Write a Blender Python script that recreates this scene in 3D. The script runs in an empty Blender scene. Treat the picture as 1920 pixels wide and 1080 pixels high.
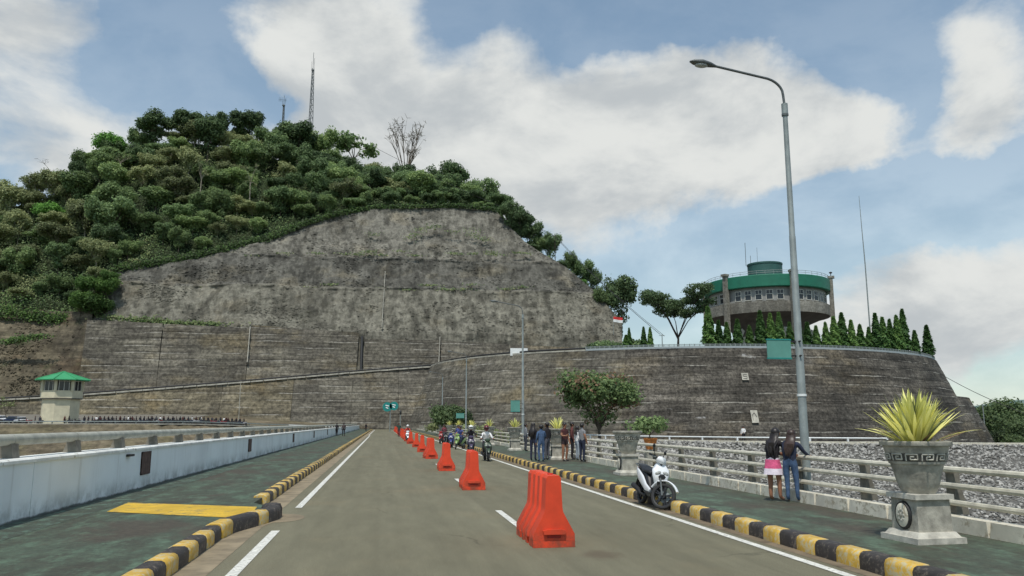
import bpy, bmesh, math, random
import numpy as np
from mathutils import Vector, Matrix, noise as mnoise
R = math.radians
rnd = random.Random(7)
sc = bpy.context.scene
COL = sc.collection

# ------------------------------------------------------------------ camera
CAM_H, FPX = 1.8, 1500.0
PITCH = math.atan(253 / FPX)
YAW = math.atan(243 / FPX * math.cos(PITCH))
cam_d = bpy.data.cameras.new('camera')
cam_d.sensor_width = 36.0
cam_d.lens = FPX / 1920 * 36.0
cam_d.clip_start = 0.1
cam_d.clip_end = 9000
cam = bpy.data.objects.new('camera', cam_d)
COL.objects.link(cam)
cam.location = (0, 0, CAM_H)
cam.rotation_euler = (R(90) + PITCH, 0, -YAW)
sc.camera = cam

_fw = np.array([math.sin(YAW) * math.cos(PITCH), math.cos(YAW) * math.cos(PITCH), math.sin(PITCH)])
_rt = np.array([math.cos(YAW), -math.sin(YAW), 0])
_up = np.cross(_rt, _fw)
_C = np.array([0, 0, CAM_H])
def ray(x, y): return _fw + _rt * (x - 960) / FPX + _up * (540 - y) / FPX
def atY(x, y, Y): v = ray(x, y); return _C + v * (Y / v[1])      # point of the plane Y metres down the road
def atZ(x, y, z): v = ray(x, y); return _C + v * ((z - CAM_H) / v[2])
def atX(x, y, X): v = ray(x, y); return _C + v * (X / v[0])

# ------------------------------------------------------------------ world, sun, exposure
SUN_EL, SUN_AZ = 64.0, 200.0          # azimuth clockwise from +Y (the road direction)
SKY_STRENGTH, CLOUD_STRENGTH = 0.15, 1.0
sun_dir = Vector((math.sin(R(SUN_AZ)) * math.cos(R(SUN_EL)), math.cos(R(SUN_AZ)) * math.cos(R(SUN_EL)), math.sin(R(SUN_EL))))
sd = bpy.data.lights.new('sun', 'SUN')
sd.energy = 3.25
sd.angle = R(0.6)
sd.color = (1.0, 0.955, 0.88)
so = bpy.data.objects.new('sun', sd)
COL.objects.link(so)
so.rotation_euler = (-sun_dir).to_track_quat('-Z', 'Y').to_euler()
so.location = (0, 0, 60)
vs = sc.view_settings
vs.view_transform = 'Standard'
vs.look = 'None'
vs.exposure = 0.0
vs.gamma = 1.0
vs.use_curve_mapping = False
sc.cycles.max_bounces = 6
sc.cycles.transparent_max_bounces = 6
sc.cycles.use_adaptive_sampling = True
sc.cycles.adaptive_threshold = 0.02
sc.cycles.use_denoising = True

def lin(r, g, b):
    f = lambda c: (c / 255 / 12.92) if c / 255 <= 0.04045 else ((c / 255 + 0.055) / 1.055) ** 2.4
    return (f(r), f(g), f(b), 1.0)

class NT:
    """small node-tree writer"""
    def __init__(s, tree): s.t = tree; s.n = tree.nodes; s.l = tree.links
    def set(s, sock, v):
        if isinstance(v, bpy.types.NodeSocket): s.l.new(v, sock)
        elif v is not None: sock.default_value = v[:3] if sock.type == 'VECTOR' and len(v) == 4 else v
    def math(s, op, a, b=None, c=None, clamp=False):
        n = s.n.new('ShaderNodeMath'); n.operation = op; n.use_clamp = clamp
        s.set(n.inputs[0], a); s.set(n.inputs[1], b); s.set(n.inputs[2], c)
        return n.outputs[0]
    def vmath(s, op, a, b=None):
        n = s.n.new('ShaderNodeVectorMath'); n.operation = op
        s.set(n.inputs[0], a); s.set(n.inputs[1], b)
        return n.outputs[0]
    def noise(s, vec, scale, detail=4, rough=0.55, dist=0.0):
        n = s.n.new('ShaderNodeTexNoise'); s.set(n.inputs['Vector'], vec)
        n.inputs['Scale'].default_value = scale; n.inputs['Detail'].default_value = detail
        n.inputs['Roughness'].default_value = rough; n.inputs['Distortion'].default_value = dist
        return n.outputs[0]
    def step(s, v, a, b, lo=0.0, hi=1.0):
        n = s.n.new('ShaderNodeMapRange'); n.interpolation_type = 'SMOOTHSTEP'
        s.set(n.inputs[0], v); s.set(n.inputs[1], a); s.set(n.inputs[2], b)
        s.set(n.inputs[3], lo); s.set(n.inputs[4], hi)
        return n.outputs[0]
    def mix(s, f, a, b, mode='MIX'):
        n = s.n.new('ShaderNodeMix'); n.data_type = 'RGBA'; n.blend_type = mode
        s.set(n.inputs[0], f); s.set(n.inputs[6], a); s.set(n.inputs[7], b)
        return n.outputs[2]
    def scalec(s, col, v):
        n = s.n.new('ShaderNodeVectorMath'); n.operation = 'SCALE'
        s.set(n.inputs[0], col); s.set(n.inputs[3], v)
        return n.outputs[0]
    def stretch(s, vec, sx, sy, sz): return s.vmath('MULTIPLY', vec, (sx, sy, sz))

# --- sky: daylight sky with cumulus by direction
world = bpy.data.worlds.new('World')
sc.world = world
world.use_nodes = True
wt = NT(world.node_tree)
wt.n.clear()
sky = wt.n.new('ShaderNodeTexSky')
sky.sky_type = 'NISHITA'
sky.sun_disc = False
sky.sun_elevation = R(SUN_EL)
sky.sun_rotation = R(SUN_AZ)
sky.altitude = 100
sky.air_density = 1.0
sky.dust_density = 0.7
sky.ozone_density = 2.0
tc = wt.n.new('ShaderNodeTexCoord')
gen = tc.outputs['Generated']
sp = wt.n.new('ShaderNodeSeparateXYZ'); wt.l.new(gen, sp.inputs[0])
wn = wt.n.new('ShaderNodeTexNoise'); wt.l.new(gen, wn.inputs['Vector']); wn.inputs['Scale'].default_value = 5.0; wn.inputs['Detail'].default_value = 6; wn.inputs['Roughness'].default_value = 0.6
ws = wt.n.new('ShaderNodeSeparateColor'); wt.l.new(wn.outputs['Color'], ws.inputs[0])
az = wt.math('ARCTAN2', sp.outputs[0], sp.outputs[1])
el = wt.math('ARCSINE', sp.outputs[2])
az_w = wt.math('ADD', az, wt.math('MULTIPLY', wt.math('SUBTRACT', ws.outputs[0], 0.5), 0.20))
el_w = wt.math('ADD', el, wt.math('MULTIPLY', wt.math('SUBTRACT', ws.outputs[1], 0.5), 0.15))
BLOBS = [  # pixel centre, pixel radii, weight : cumulus (+) and gaps of blue (-)
    (1180, 215, 300, 130, 0.9), (1480, 255, 240, 110, 0.95), (1100, 320, 260, 70, 0.5), (930, 330, 200, 110, 0.5),
    (700, 130, 170, 170, 0.7), (640, 250, 160, 80, 0.45), (520, 20, 150, 60, 0.5), (500, 130, 60, 60, 0.6), (1000, 60, 80, 50, 0.35),
    (1820, 80, 140, 90, 0.75), (1890, 235, 100, 75, 0.65), (1600, 280, 130, 70, 0.5), (1820, 520, 230, 110, 0.75), (1700, 640, 260, 60, 0.4), (1440, 470, 130, 40, 0.4),
    (80, 40, 170, 70, 0.7), (90, 230, 200, 120, 0.30), (1120, 470, 140, 60, 0.15), (300, 260, 160, 60, 0.15), (60, 260, 330, 150, 0.22),
    (1330, 25, 330, 60, -0.8), (1630, 110, 80, 80, -0.7), (1740, 190, 60, 110, -0.75), (1730, 390, 200, 62, -0.8), (1900, 350, 140, 50, -0.5), (1250, 450, 120, 50, -0.25), (340, 130, 120, 110, -0.55),
    (880, 120, 60, 60, -0.25), (910, 30, 80, 40, -0.35), (240, 210, 60, 60, -0.2), (520, 225, 60, 30, -0.5), (1560, 400, 120, 50, -0.35),
]
dens = None
for (bx, by, rx, ry, w) in BLOBS:
    v = ray(bx, by); v = v / np.linalg.norm(v)
    a0, e0 = math.atan2(v[0], v[1]), math.asin(v[2])
    da = wt.math('MULTIPLY', wt.math('SUBTRACT', az_w, a0), FPX / rx * 0.95)
    de = wt.math('MULTIPLY', wt.math('SUBTRACT', el_w, e0), FPX / ry * 0.95)
    q = wt.math('ADD', wt.math('MULTIPLY', da, da), wt.math('MULTIPLY', de, de))
    g = wt.math('MULTIPLY', wt.math('EXPONENT', wt.math('MULTIPLY', q, -1.0)), w)
    dens = g if dens is None else wt.math('ADD', dens, g)
p1 = wt.stretch(gen, 1.0, 1.0, 1.9)
f1 = wt.noise(p1, 5.5, 9, 0.58, 0.25)
f2 = wt.noise(wt.vmath('ADD', p1, (0.02, -0.02, 0.075)), 5.5, 9, 0.58, 0.25)
f3 = wt.noise(p1, 2.2, 3, 0.5)
dens = wt.math('ADD', dens, wt.math('MULTIPLY', wt.math('SUBTRACT', f1, 0.5), 1.35))
dens = wt.math('ADD', dens, wt.math('MULTIPLY', wt.math('SUBTRACT', f3, 0.47), 0.9))
mask = wt.step(dens, -0.08, 0.68)
shade = wt.math('ADD', wt.math('MULTIPLY', wt.math('SUBTRACT', f1, f2), 2.2), wt.math('ADD', wt.math('MULTIPLY', wt.math('SUBTRACT', f3, 0.5), -1.1), 0.55))
ccol = wt.mix(wt.step(shade, 0.1, 0.95), (0.51, 0.545, 0.565, 1), (0.76, 0.775, 0.755, 1))
# thin high veil and whiter air near the horizon
veil = wt.step(el, 0.0, 0.55, 0.60, 0.20)
mask2 = wt.math('MAXIMUM', mask, veil)
skyc = wt.vmath('MULTIPLY', sky.outputs[0], (0.83, 0.99, 0.93))
bg1 = wt.n.new('ShaderNodeBackground'); wt.l.new(skyc, bg1.inputs[0]); bg1.inputs[1].default_value = SKY_STRENGTH
bg2 = wt.n.new('ShaderNodeBackground'); wt.l.new(ccol, bg2.inputs[0]); bg2.inputs[1].default_value = CLOUD_STRENGTH
mx = wt.n.new('ShaderNodeMixShader'); wt.l.new(mask2, mx.inputs[0]); wt.l.new(bg1.outputs[0], mx.inputs[1]); wt.l.new(bg2.outputs[0], mx.inputs[2])
wo = wt.n.new('ShaderNodeOutputWorld'); wt.l.new(mx.outputs[0], wo.inputs[0])

# ------------------------------------------------------------------ materials
def newmat(name):
    m = bpy.data.materials.new(name); m.use_nodes = True
    t = NT(m.node_tree)
    b = t.n['Principled BSDF']
    co = t.n.new('ShaderNodeTexCoord').outputs['Object']
    return m, t, b, co
def bump(t, b, h, strength=0.4, dist=0.02):
    n = t.n.new('ShaderNodeBump'); n.inputs['Strength'].default_value = strength; n.inputs['Distance'].default_value = dist
    t.l.new(h, n.inputs['Height']); t.l.new(n.outputs[0], b.inputs['Normal'])
def objrand(t): return t.n.new('ShaderNodeObjectInfo').outputs['Random']

def simple(name, col, rough=0.6, var=0.25, scale=6.0, metal=0.0, bumps=0.0, spec=0.5, coat=0.0, rand=0.0):
    m, t, b, co = newmat(name)
    n = t.noise(co, scale, 6, 0.6)
    f = t.step(n, 0.25, 0.75, 1 - var, 1 + var)
    if rand: f = t.math('MULTIPLY', f, t.math('ADD', t.math('MULTIPLY', objrand(t), 2 * rand), 1 - rand))
    t.l.new(t.scalec(col, f), b.inputs['Base Color'])
    b.inputs['Roughness'].default_value = rough; b.inputs['Metallic'].default_value = metal
    b.inputs['Specular IOR Level'].default_value = spec; b.inputs['Coat Weight'].default_value = coat
    if bumps: bump(t, b, t.noise(co, scale * 4, 5, 0.6), bumps, 0.01)
    return m

def concrete(name, cd, cm, cl, vstreak=0.35, hband=0.3, moss=0.0, white=0.0, lines=0.0, per=0.0, cells=0.0, drum=False, fine=1.5, bstr=0.6, bdist=0.15, brown=None, rand=0.0):
    m, t, b, co = newmat(name)
    n1 = t.noise(co, 0.045, 6, 0.62, 0.4)
    col = t.mix(t.step(n1, 0.34, 0.66), cd, cm)
    n1b = t.noise(t.vmath('ADD', co, (37, 11, 5)), 0.11, 6, 0.65)
    col = t.mix(t.step(n1b, 0.45, 0.72), col, cl)
    if brown:
        nb = t.noise(t.stretch(t.vmath('ADD', co, (91, 3, 17)), .05, .05, .10), 1.0, 5, 0.6)
        col = t.mix(t.step(nb, 0.50, 0.70, 0, 0.8), col, brown)
    if vstreak:
        v1 = t.noise(t.stretch(co, 0.55, 0.55, 0.035), 1.0, 5, 0.65)
        v2 = t.noise(t.stretch(t.vmath('ADD', co, (5, 70, 9)), 0.12, 0.12, 0.016), 1.0, 4, 0.6)
        col = t.scalec(col, t.step(v1, 0.30, 0.66, 1 - vstreak, 1 + vstreak * .35))
        col = t.scalec(col, t.step(v2, 0.36, 0.60, 1 - vstreak * .9, 1 + vstreak * .2))
    if hband:
        h1 = t.noise(t.stretch(co, 0.035, 0.035, 0.62), 1.0, 5, 0.62)
        h2 = t.noise(t.stretch(co, 0.10, 0.10, 2.3), 1.0, 4, 0.6)
        col = t.scalec(col, t.step(h1, 0.32, 0.66, 1 - hband, 1 + hband * .45))
        col = t.scalec(col, t.step(h2, 0.34, 0.66, 1 - hband * .7, 1 + hband * .3))
    if lines:
        sx = t.n.new('ShaderNodeSeparateXYZ'); t.l.new(co, sx.inputs[0])
        zz = t.math('ADD', sx.outputs[2], t.math('MULTIPLY', t.noise(co, 0.25, 2), 0.25))
        fr = t.math('FRACT', t.math('DIVIDE', zz, per))
        ln = t.math('MULTIPLY', t.step(fr, 0.80, 0.93), t.step(t.noise(t.stretch(co, .13, .13, .5), 1.0, 3), 0.38, 0.62))
        col = t.scalec(col, t.math('SUBTRACT', 1.0, t.math('MULTIPLY', ln, lines)))
        xx = t.math('FRACT', t.math('DIVIDE', t.math('ADD', sx.outputs[0], t.math('MULTIPLY', sx.outputs[1], 0.55)), per * 1.9))
        l2 = t.math('MULTIPLY', t.step(xx, 0.86, 0.95), t.step(t.noise(t.stretch(co, .2, .2, .2), 1.0, 3), 0.45, 0.62))
        col = t.scalec(col, t.math('SUBTRACT', 1.0, t.math('MULTIPLY', l2, lines * .6)))
    if cells:
        sx = t.n.new('ShaderNodeSeparateXYZ'); t.l.new(co, sx.inputs[0])
        if drum: u = t.math('MULTIPLY', t.math('ARCTAN2', t.math('SUBTRACT', sx.outputs[1], 247.0), t.math('SUBTRACT', sx.outputs[0], 90.4)), 80.0)
        else: u = sx.outputs[0]
        zq = t.math('ADD', sx.outputs[2], t.math('MULTIPLY', t.math('SUBTRACT', t.noise(co, .12, 3), .5), .8))
        for (cu, cz, amp) in ((7.5, 2.09, cells), (2.4, .42, cells * .55), (.55, 1.05, cells * .5)):
            fz = t.math('FLOOR', t.math('DIVIDE', zq, cz))
            fu = t.math('FLOOR', t.math('DIVIDE', t.math('ADD', u, t.math('MULTIPLY', fz, 3.37)), cu))
            cv = t.n.new('ShaderNodeCombineXYZ'); t.l.new(fu, cv.inputs[0]); t.l.new(fz, cv.inputs[1])
            wn_ = t.n.new('ShaderNodeTexWhiteNoise'); t.l.new(cv.outputs[0], wn_.inputs[0])
            col = t.scalec(col, t.math('ADD', t.math('MULTIPLY', wn_.outputs[0], 2 * amp), 1 - amp))
        fr = t.math('FRACT', t.math('DIVIDE', zq, 2.09))
        lt = t.math('MULTIPLY', t.step(fr, .84, .92), t.step(t.noise(t.stretch(co, .12, .12, .9), 1.0, 4), .49, .60))
        col = t.mix(t.math('MULTIPLY', lt, .60), col, lin(160, 156, 146))
        dk = t.math('MULTIPLY', t.step(fr, .24, .06), t.step(t.noise(t.stretch(t.vmath('ADD', co, (9, 9, 9)), .10, .10, .9), 1.0, 4), .40, .60))
        col = t.scalec(col, t.math('SUBTRACT', 1.0, t.math('MULTIPLY', dk, .45)))
    nf = t.noise(co, fine, 8, 0.76)
    col = t.scalec(col, t.step(nf, 0.34, 0.66, 0.62 - cells * 1.2, 1.36 + cells * 1.2))
    if moss:
        nm = t.noise(t.stretch(t.vmath('ADD', co, (13, 50, 0)), .16, .16, .30), 1.0, 7, 0.7)
        col = t.mix(t.step(nm, 0.66 - moss * .1, 0.76, 0, 0.75), col, (0.055, 0.072, 0.028, 1))
    if white:
        nw = t.noise(t.stretch(t.vmath('ADD', co, (7, 9, 80)), .22, .22, .55), 1.0, 6, 0.66)
        col = t.mix(t.step(nw, 0.70 - white * .04, 0.76, 0, 0.8), col, (0.50, 0.49, 0.47, 1))
    if rand: col = t.scalec(col, t.math('ADD', t.math('MULTIPLY', objrand(t), 2 * rand), 1 - rand))
    t.l.new(col, b.inputs['Base Color'])
    b.inputs['Roughness'].default_value = 0.92; b.inputs['Specular IOR Level'].default_value = 0.25
    bump(t, b, t.noise(co, fine * .8, 8, 0.72), bstr, bdist)
    return m

LEAFGAIN = 2.25
def leafmat(name, dark, mid, light, trans=0.25):
    m, t, b, co = newmat(name)
    geo = t.n.new('ShaderNodeNewGeometry')
    isl = geo.outputs['Random Per Island']
    n = t.noise(co, 0.55, 3, 0.6)
    f = t.math('ADD', t.math('MULTIPLY', isl, 0.55), t.math('ADD', t.math('MULTIPLY', n, 0.7), t.math('MULTIPLY', t.math('SUBTRACT', objrand(t), 0.5), 0.45)))
    c = t.mix(t.step(f, 0.15, 0.60), dark, mid)
    c = t.mix(t.step(f, 0.62, 1.05), c, light)
    c = t.scalec(c, t.math('ADD', t.math('MULTIPLY', objrand(t), 0.9), LEAFGAIN))
    t.l.new(c, b.inputs['Base Color'])
    b.inputs['Roughness'].default_value = 0.6; b.inputs['Specular IOR Level'].default_value = 0.25
    tr = t.n.new('ShaderNodeBsdfTranslucent'); t.l.new(c, tr.inputs[0])
    mx = t.n.new('ShaderNodeMixShader'); mx.inputs[0].default_value = trans + .12
    t.l.new(b.outputs[0], mx.inputs[1]); t.l.new(tr.outputs[0], mx.inputs[2])
    t.l.new(mx.outputs[0], t.n['Material Output'].inputs[0])
    return m

M = {}
# asphalt
m, t, b, co = newmat('asphalt')
n1 = t.noise(t.stretch(co, .55, .05, 1), 1.0, 5, 0.6)
n2 = t.noise(co, 0.35, 6, 0.65)
n3 = t.noise(co, 55, 4, 0.8)
n4 = t.noise(t.stretch(co, 2.6, .03, 1), 1.0, 3, 0.5)
c = t.mix(t.step(n1, .3, .7), lin(105, 101, 82), lin(116, 112, 92))
c = t.mix(t.step(n2, .52, .78, 0, .6), c, lin(126, 115, 90))
c = t.scalec(c, t.step(n4, .3, .7, .93, 1.06))
c = t.scalec(c, t.step(n3, .28, .72, .66, 1.34))
n5 = t.noise(t.vmath('ADD', co, (4, 9, 0)), 0.9, 5, 0.6)
c = t.mix(t.step(n5, .64, .80, 0, .5), c, lin(88, 78, 64))
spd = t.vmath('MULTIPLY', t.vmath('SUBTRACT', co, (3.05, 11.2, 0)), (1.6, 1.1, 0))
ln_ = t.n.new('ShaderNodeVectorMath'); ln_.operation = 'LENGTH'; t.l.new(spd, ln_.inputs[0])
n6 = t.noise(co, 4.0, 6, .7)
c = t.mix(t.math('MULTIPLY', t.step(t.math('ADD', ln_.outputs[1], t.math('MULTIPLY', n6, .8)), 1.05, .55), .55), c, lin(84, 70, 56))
vo = t.n.new('ShaderNodeTexVoronoi'); vo.feature = 'DISTANCE_TO_EDGE'; vo.inputs['Scale'].default_value = .33
wv = t.n.new('ShaderNodeTexNoise'); wv.inputs['Scale'].default_value = 1.3; wv.inputs['Detail'].default_value = 6; t.l.new(co, wv.inputs['Vector'])
t.l.new(t.vmath('ADD', co, t.scalec(wv.outputs[1], 1.1)), vo.inputs['Vector'])
ck = t.math('MULTIPLY', t.step(vo.outputs[0], .012, .003), t.step(t.noise(co, .22, 3, .5), .52, .60))
c = t.scalec(c, t.math('SUBTRACT', 1.0, t.math('MULTIPLY', ck, .30)))
n7 = t.noise(t.stretch(t.vmath('ADD', co, (40, 3, 0)), 3.0, .6, 1), 1.0, 7, .72)
c = t.scalec(c, t.step(n7, .30, .70, .90, 1.10))
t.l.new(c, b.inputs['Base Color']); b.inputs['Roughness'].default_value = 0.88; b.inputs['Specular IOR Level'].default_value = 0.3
bump(t, b, n3, 0.35, 0.006); M['asphalt'] = m
# green painted pavement
m, t, b, co = newmat('pavement')
n1 = t.noise(t.stretch(co, 1.1, .55, 1), 1.0, 8, 0.72, .3)
n2 = t.noise(t.stretch(co, 2.2, .9, 1), 1.0, 8, 0.75)
n3 = t.noise(co, 9, 8, 0.8)
c = t.mix(t.step(n1, .33, .66), lin(59, 58, 45), lin(69, 80, 64))
c = t.mix(t.step(n2, .47, .63, 0, .85), c, lin(84, 104, 84))
n4 = t.noise(t.stretch(t.vmath('ADD', co, (31, 7, 0)), .6, .3, 1), 1.0, 5, 0.65)
c = t.mix(t.step(n4, .48, .62, 0, .85), c, lin(70, 62, 50))
c = t.scalec(c, t.step(n3, .3, .7, .68, 1.32))
t.l.new(c, b.inputs['Base Color']); b.inputs['Roughness'].default_value = 0.75
bump(t, b, n3, 0.3, 0.006); M['pavement'] = m

M['gutter'] = simple('gutter', lin(134, 121, 98), .9, .35, 2.2, bumps=.4)
M['dirt'] = simple('dirt', lin(112, 99, 80), .95, .4, 3, bumps=.5)

_wp = 1
def worn_paint(name, col, under, amount, rough=.6, scale=7.0):
    m, t, b, co = newmat(name)
    wco = t.vmath('ADD', co, t.scalec((13.0, 7.0, 5.0), objrand(t)))
    n = t.noise(wco, scale, 8, 0.72)
    n2 = t.noise(wco, scale * .3, 4, 0.6)
    c = t.scalec(col, t.step(n2, .3, .7, .78, 1.12))
    c = t.mix(t.step(t.math('ADD', n, t.math('MULTIPLY', n2, .35)), .80 - amount, .92 - amount), c, under)
    t.l.new(c, b.inputs['Base Color']); b.inputs['Roughness'].default_value = rough
    bump(t, b, n, 0.3, 0.01)
    return m
M['green_edge'] = worn_paint('green_edge', lin(86, 108, 92), lin(60, 66, 54), 0.22, .75, 3.0)
M['kerb_yellow'] = worn_paint('kerb_yellow', lin(206, 166, 66), lin(190, 178, 140), 0.15, scale=15)
M['kerb_black'] = worn_paint('kerb_black', lin(54, 49, 46), lin(104, 95, 84), 0.10, scale=15)
M['kerb_white'] = worn_paint('kerb_white', lin(218, 212, 194), lin(170, 160, 138), 0.12)
M['line_white'] = worn_paint('line_white', lin(222, 220, 210), lin(140, 134, 120), 0.10, scale=16)
M['stripe_yellow'] = worn_paint('stripe_yellow', lin(212, 172, 48), lin(150, 130, 74), 0.10, scale=5)
# parapet
m, t, b, co = newmat('parapet_paint')
v1 = t.noise(t.stretch(co, 1, 2.6, .12), 1.0, 6, 0.7)
v2 = t.noise(t.stretch(co, 1, .5, .3), 1.0, 5, 0.6)
sx = t.n.new('ShaderNodeSeparateXYZ'); t.l.new(co, sx.inputs[0])
c = t.scalec(lin(234, 240, 240), t.step(v2, .3, .7, .88, 1.04))
c = t.mix(t.step(v1, .55, .76, 0, .5), c, lin(150, 146, 134))
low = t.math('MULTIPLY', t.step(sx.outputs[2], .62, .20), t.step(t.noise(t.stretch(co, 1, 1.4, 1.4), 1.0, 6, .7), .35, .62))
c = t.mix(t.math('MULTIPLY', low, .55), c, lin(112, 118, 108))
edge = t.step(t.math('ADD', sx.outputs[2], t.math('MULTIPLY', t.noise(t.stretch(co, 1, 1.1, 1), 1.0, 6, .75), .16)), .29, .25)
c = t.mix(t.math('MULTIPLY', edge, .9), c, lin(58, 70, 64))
t.l.new(c, b.inputs['Base Color']); b.inputs['Roughness'].default_value = .7
bump(t, b, t.noise(co, 14, 5, .6), .15, .01); M['parapet'] = m
M['coping'] = worn_paint('coping', lin(232, 232, 226), lin(170, 165, 150), 0.06, scale=4)
M['rail_pipe'] = simple('rail_pipe', lin(166, 166, 154), .6, .22, 4.0, bumps=.1)
M['rail_post'] = simple('rail_post', lin(118, 113, 102), .85, .3, 5.0, bumps=.4)
M['rail_cream'] = simple('rail_cream', lin(198, 193, 176), .65, .22, 5.0, bumps=.15)
M['rust'] = simple('rust', lin(92, 72, 64), .85, .35, 8)
M['galv'] = simple('galv', lin(140, 147, 145), .55, .2, 3.0, metal=0.25)
M['galv_dark'] = simple('galv_dark', lin(98, 102, 102), .5, .2, 5.0, metal=0.3)
M['dark'] = simple('dark', lin(36, 36, 36), .6, .2, 6)
M['black_plastic'] = simple('black_plastic', lin(34, 35, 38), .5, .2, 9)
M['tyre'] = simple('tyre', lin(48, 48, 48), .85, .2, 14)
M['white_paint'] = simple('white_paint', lin(232, 234, 236), .28, .05, 4, coat=.4)
m, t, b, co = newmat('red_plastic')
sx = t.n.new('ShaderNodeSeparateXYZ'); t.l.new(co, sx.inputs[0])
wc = t.vmath('ADD', co, t.scalec((31.0, 17.0, 5.0), objrand(t)))
c = t.scalec(lin(220, 74, 44), t.step(t.noise(wc, 2.0, 5, .6), .25, .75, .84, 1.14))
c = t.mix(t.step(t.noise(t.stretch(wc, 6, 6, 1.5), 1.0, 6, .7), .60, .75, 0, .45), c, lin(226, 112, 92))
dz = t.math('MULTIPLY', t.step(sx.outputs[2], .42, .0), t.step(t.noise(wc, 5.0, 7, .72), .36, .62))
c = t.mix(t.math('MULTIPLY', dz, .75), c, lin(112, 72, 56))
c = t.mix(t.step(t.noise(t.stretch(wc, 3, 9, 9), 2.0, 5, .7), .70, .76, 0, .6), c, lin(120, 56, 44))
t.l.new(c, b.inputs['Base Color']); b.inputs['Roughness'].default_value = .5; b.inputs['Specular IOR Level'].default_value = .35
M['red_plastic'] = m
M['stone_carved'] = simple('stone_carved', lin(156, 152, 140), .92, .42, 5, bumps=.7, rand=.12)
M['stone_pale'] = simple('stone_pale', lin(182, 178, 166), .92, .32, 5, bumps=.6)
M['stone_dark'] = simple('stone_dark', lin(82, 80, 76), .92, .4, 6, bumps=.6)
M['teal_sign'] = simple('teal_sign', lin(92, 146, 134), .5, .1, 3)
M['teal_dark'] = simple('teal_dark', lin(28, 128, 122), .5, .12, 3)
M['glass'] = simple('glass', (0.02, 0.025, 0.03, 1), .08, .2, 2)
M['white_flat'] = simple('white_flat', lin(228, 230, 228), .6, .08, 3)
M['lamp_glass'] = simple('lamp_glass', lin(170, 172, 168), .25, .1, 3)
# building
M['roof_green'] = simple('roof_green', lin(28, 108, 84), .55, .12, .5)
M['roof_green_dark'] = simple('roof_green_dark', lin(50, 92, 86), .6, .12, .5)
M['bld_concrete'] = concrete('bld_concrete', lin(118, 114, 104), lin(146, 142, 132), lin(160, 156, 146), .3, .08, fine=2, bstr=.2, bdist=.03)
M['bld_wall'] = simple('bld_wall', lin(142, 142, 138), .8, .2, .8)
M['fin_concrete'] = concrete('fin_concrete', lin(140, 136, 124), lin(166, 161, 150), lin(178, 174, 164), .3, .08, fine=2, bstr=.2, bdist=.03)
M['bld_soffit_shade'] = simple('bld_soffit_shade', lin(84, 79, 76), .9, .25, .5)  # shadow under the round building put into the soffit colour
M['bld_pale'] = simple('bld_pale', lin(196, 194, 184), .8, .15, .8)
M['cream_wall'] = simple('cream_wall', lin(205, 197, 170), .85, .14, .8)
M['green_tile'] = simple('green_tile', lin(58, 148, 98), .6, .12, 1.2)
# ground and slopes
# sprayed concrete: batches with different grey, long vertical run-off streaks, rough brown patches
m, t, b, co = newmat('shotcrete')
sx = t.n.new('ShaderNodeSeparateXYZ'); t.l.new(co, sx.inputs[0])
zw = t.math('ADD', sx.outputs[2], t.math('MULTIPLY', t.math('SUBTRACT', t.noise(t.stretch(co, .05, .05, .05), 1.0, 4), .5), 5.0))
c = t.mix(t.step(zw, 46.2, 47.4), lin(117, 114, 103), lin(99, 97, 90))
c = t.mix(t.step(zw, 58.6, 59.8), c, lin(115, 112, 103))
n1 = t.noise(co, .06, 6, .62, .4)
c = t.scalec(c, t.step(n1, .32, .68, .93, 1.07))
nb = t.noise(t.stretch(t.vmath('ADD', co, (91, 3, 17)), .07, .07, .12), 1.0, 6, .65)
c = t.mix(t.step(nb, .53, .70, 0, .7), c, lin(124, 117, 101))
xw = t.vmath('ADD', co, t.scalec(t.n.new('ShaderNodeTexNoise').outputs[1], 1.6))
v1 = t.noise(t.stretch(xw, .42, .42, .030), 1.0, 5, .62)
v2 = t.noise(t.stretch(t.vmath('ADD', xw, (5, 70, 9)), .15, .15, .022), 1.0, 4, .55)
v3 = t.noise(t.stretch(t.vmath('ADD', xw, (50, 7, 29)), 1.3, 1.3, .10), 1.0, 4, .6)
c = t.scalec(c, t.step(v1, .40, .55, .62, 1.08))
c = t.scalec(c, t.step(v2, .40, .54, .68, 1.06))
c = t.scalec(c, t.step(v3, .30, .66, .86, 1.08))
nf = t.noise(co, .9, 9, .74)
c = t.scalec(c, t.step(nf, .30, .70, .74, 1.24))
fxx = t.math('FLOOR', t.math('DIVIDE', t.math('ADD', sx.outputs[0], t.math('MULTIPLY', t.noise(co, .3, 3), 1.2)), 11.0)); fzz = t.math('FLOOR', t.math('DIVIDE', t.math('ADD', zw, 1.0), 6.1))
cv = t.n.new('ShaderNodeCombineXYZ'); t.l.new(fxx, cv.inputs[0]); t.l.new(fzz, cv.inputs[1])
wnz = t.n.new('ShaderNodeTexWhiteNoise'); t.l.new(cv.outputs[0], wnz.inputs[0])
c = t.scalec(c, t.math('ADD', t.math('MULTIPLY', wnz.outputs[0], .22), .92))
nk = t.noise(t.stretch(t.vmath('ADD', co, (3, 3, 60)), .8, .8, .35), 1.0, 7, .75)
c = t.scalec(c, t.step(nk, .32, .40, .74, 1.0))
rg_ = t.noise(t.stretch(t.vmath('ADD', co, (17, 40, 3)), .10, .10, .16), 1.0, 4, .6)
nm = t.noise(t.vmath('ADD', co, (13, 50, 0)), .9, 8, .75)
c = t.mix(t.math('MULTIPLY', t.step(rg_, .50, .64), t.step(nm, .52, .62, 0, .6)), c, lin(72, 70, 58))
nw = t.noise(t.stretch(t.vmath('ADD', co, (7, 9, 80)), .30, .30, .30), 1.0, 7, .72)
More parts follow.
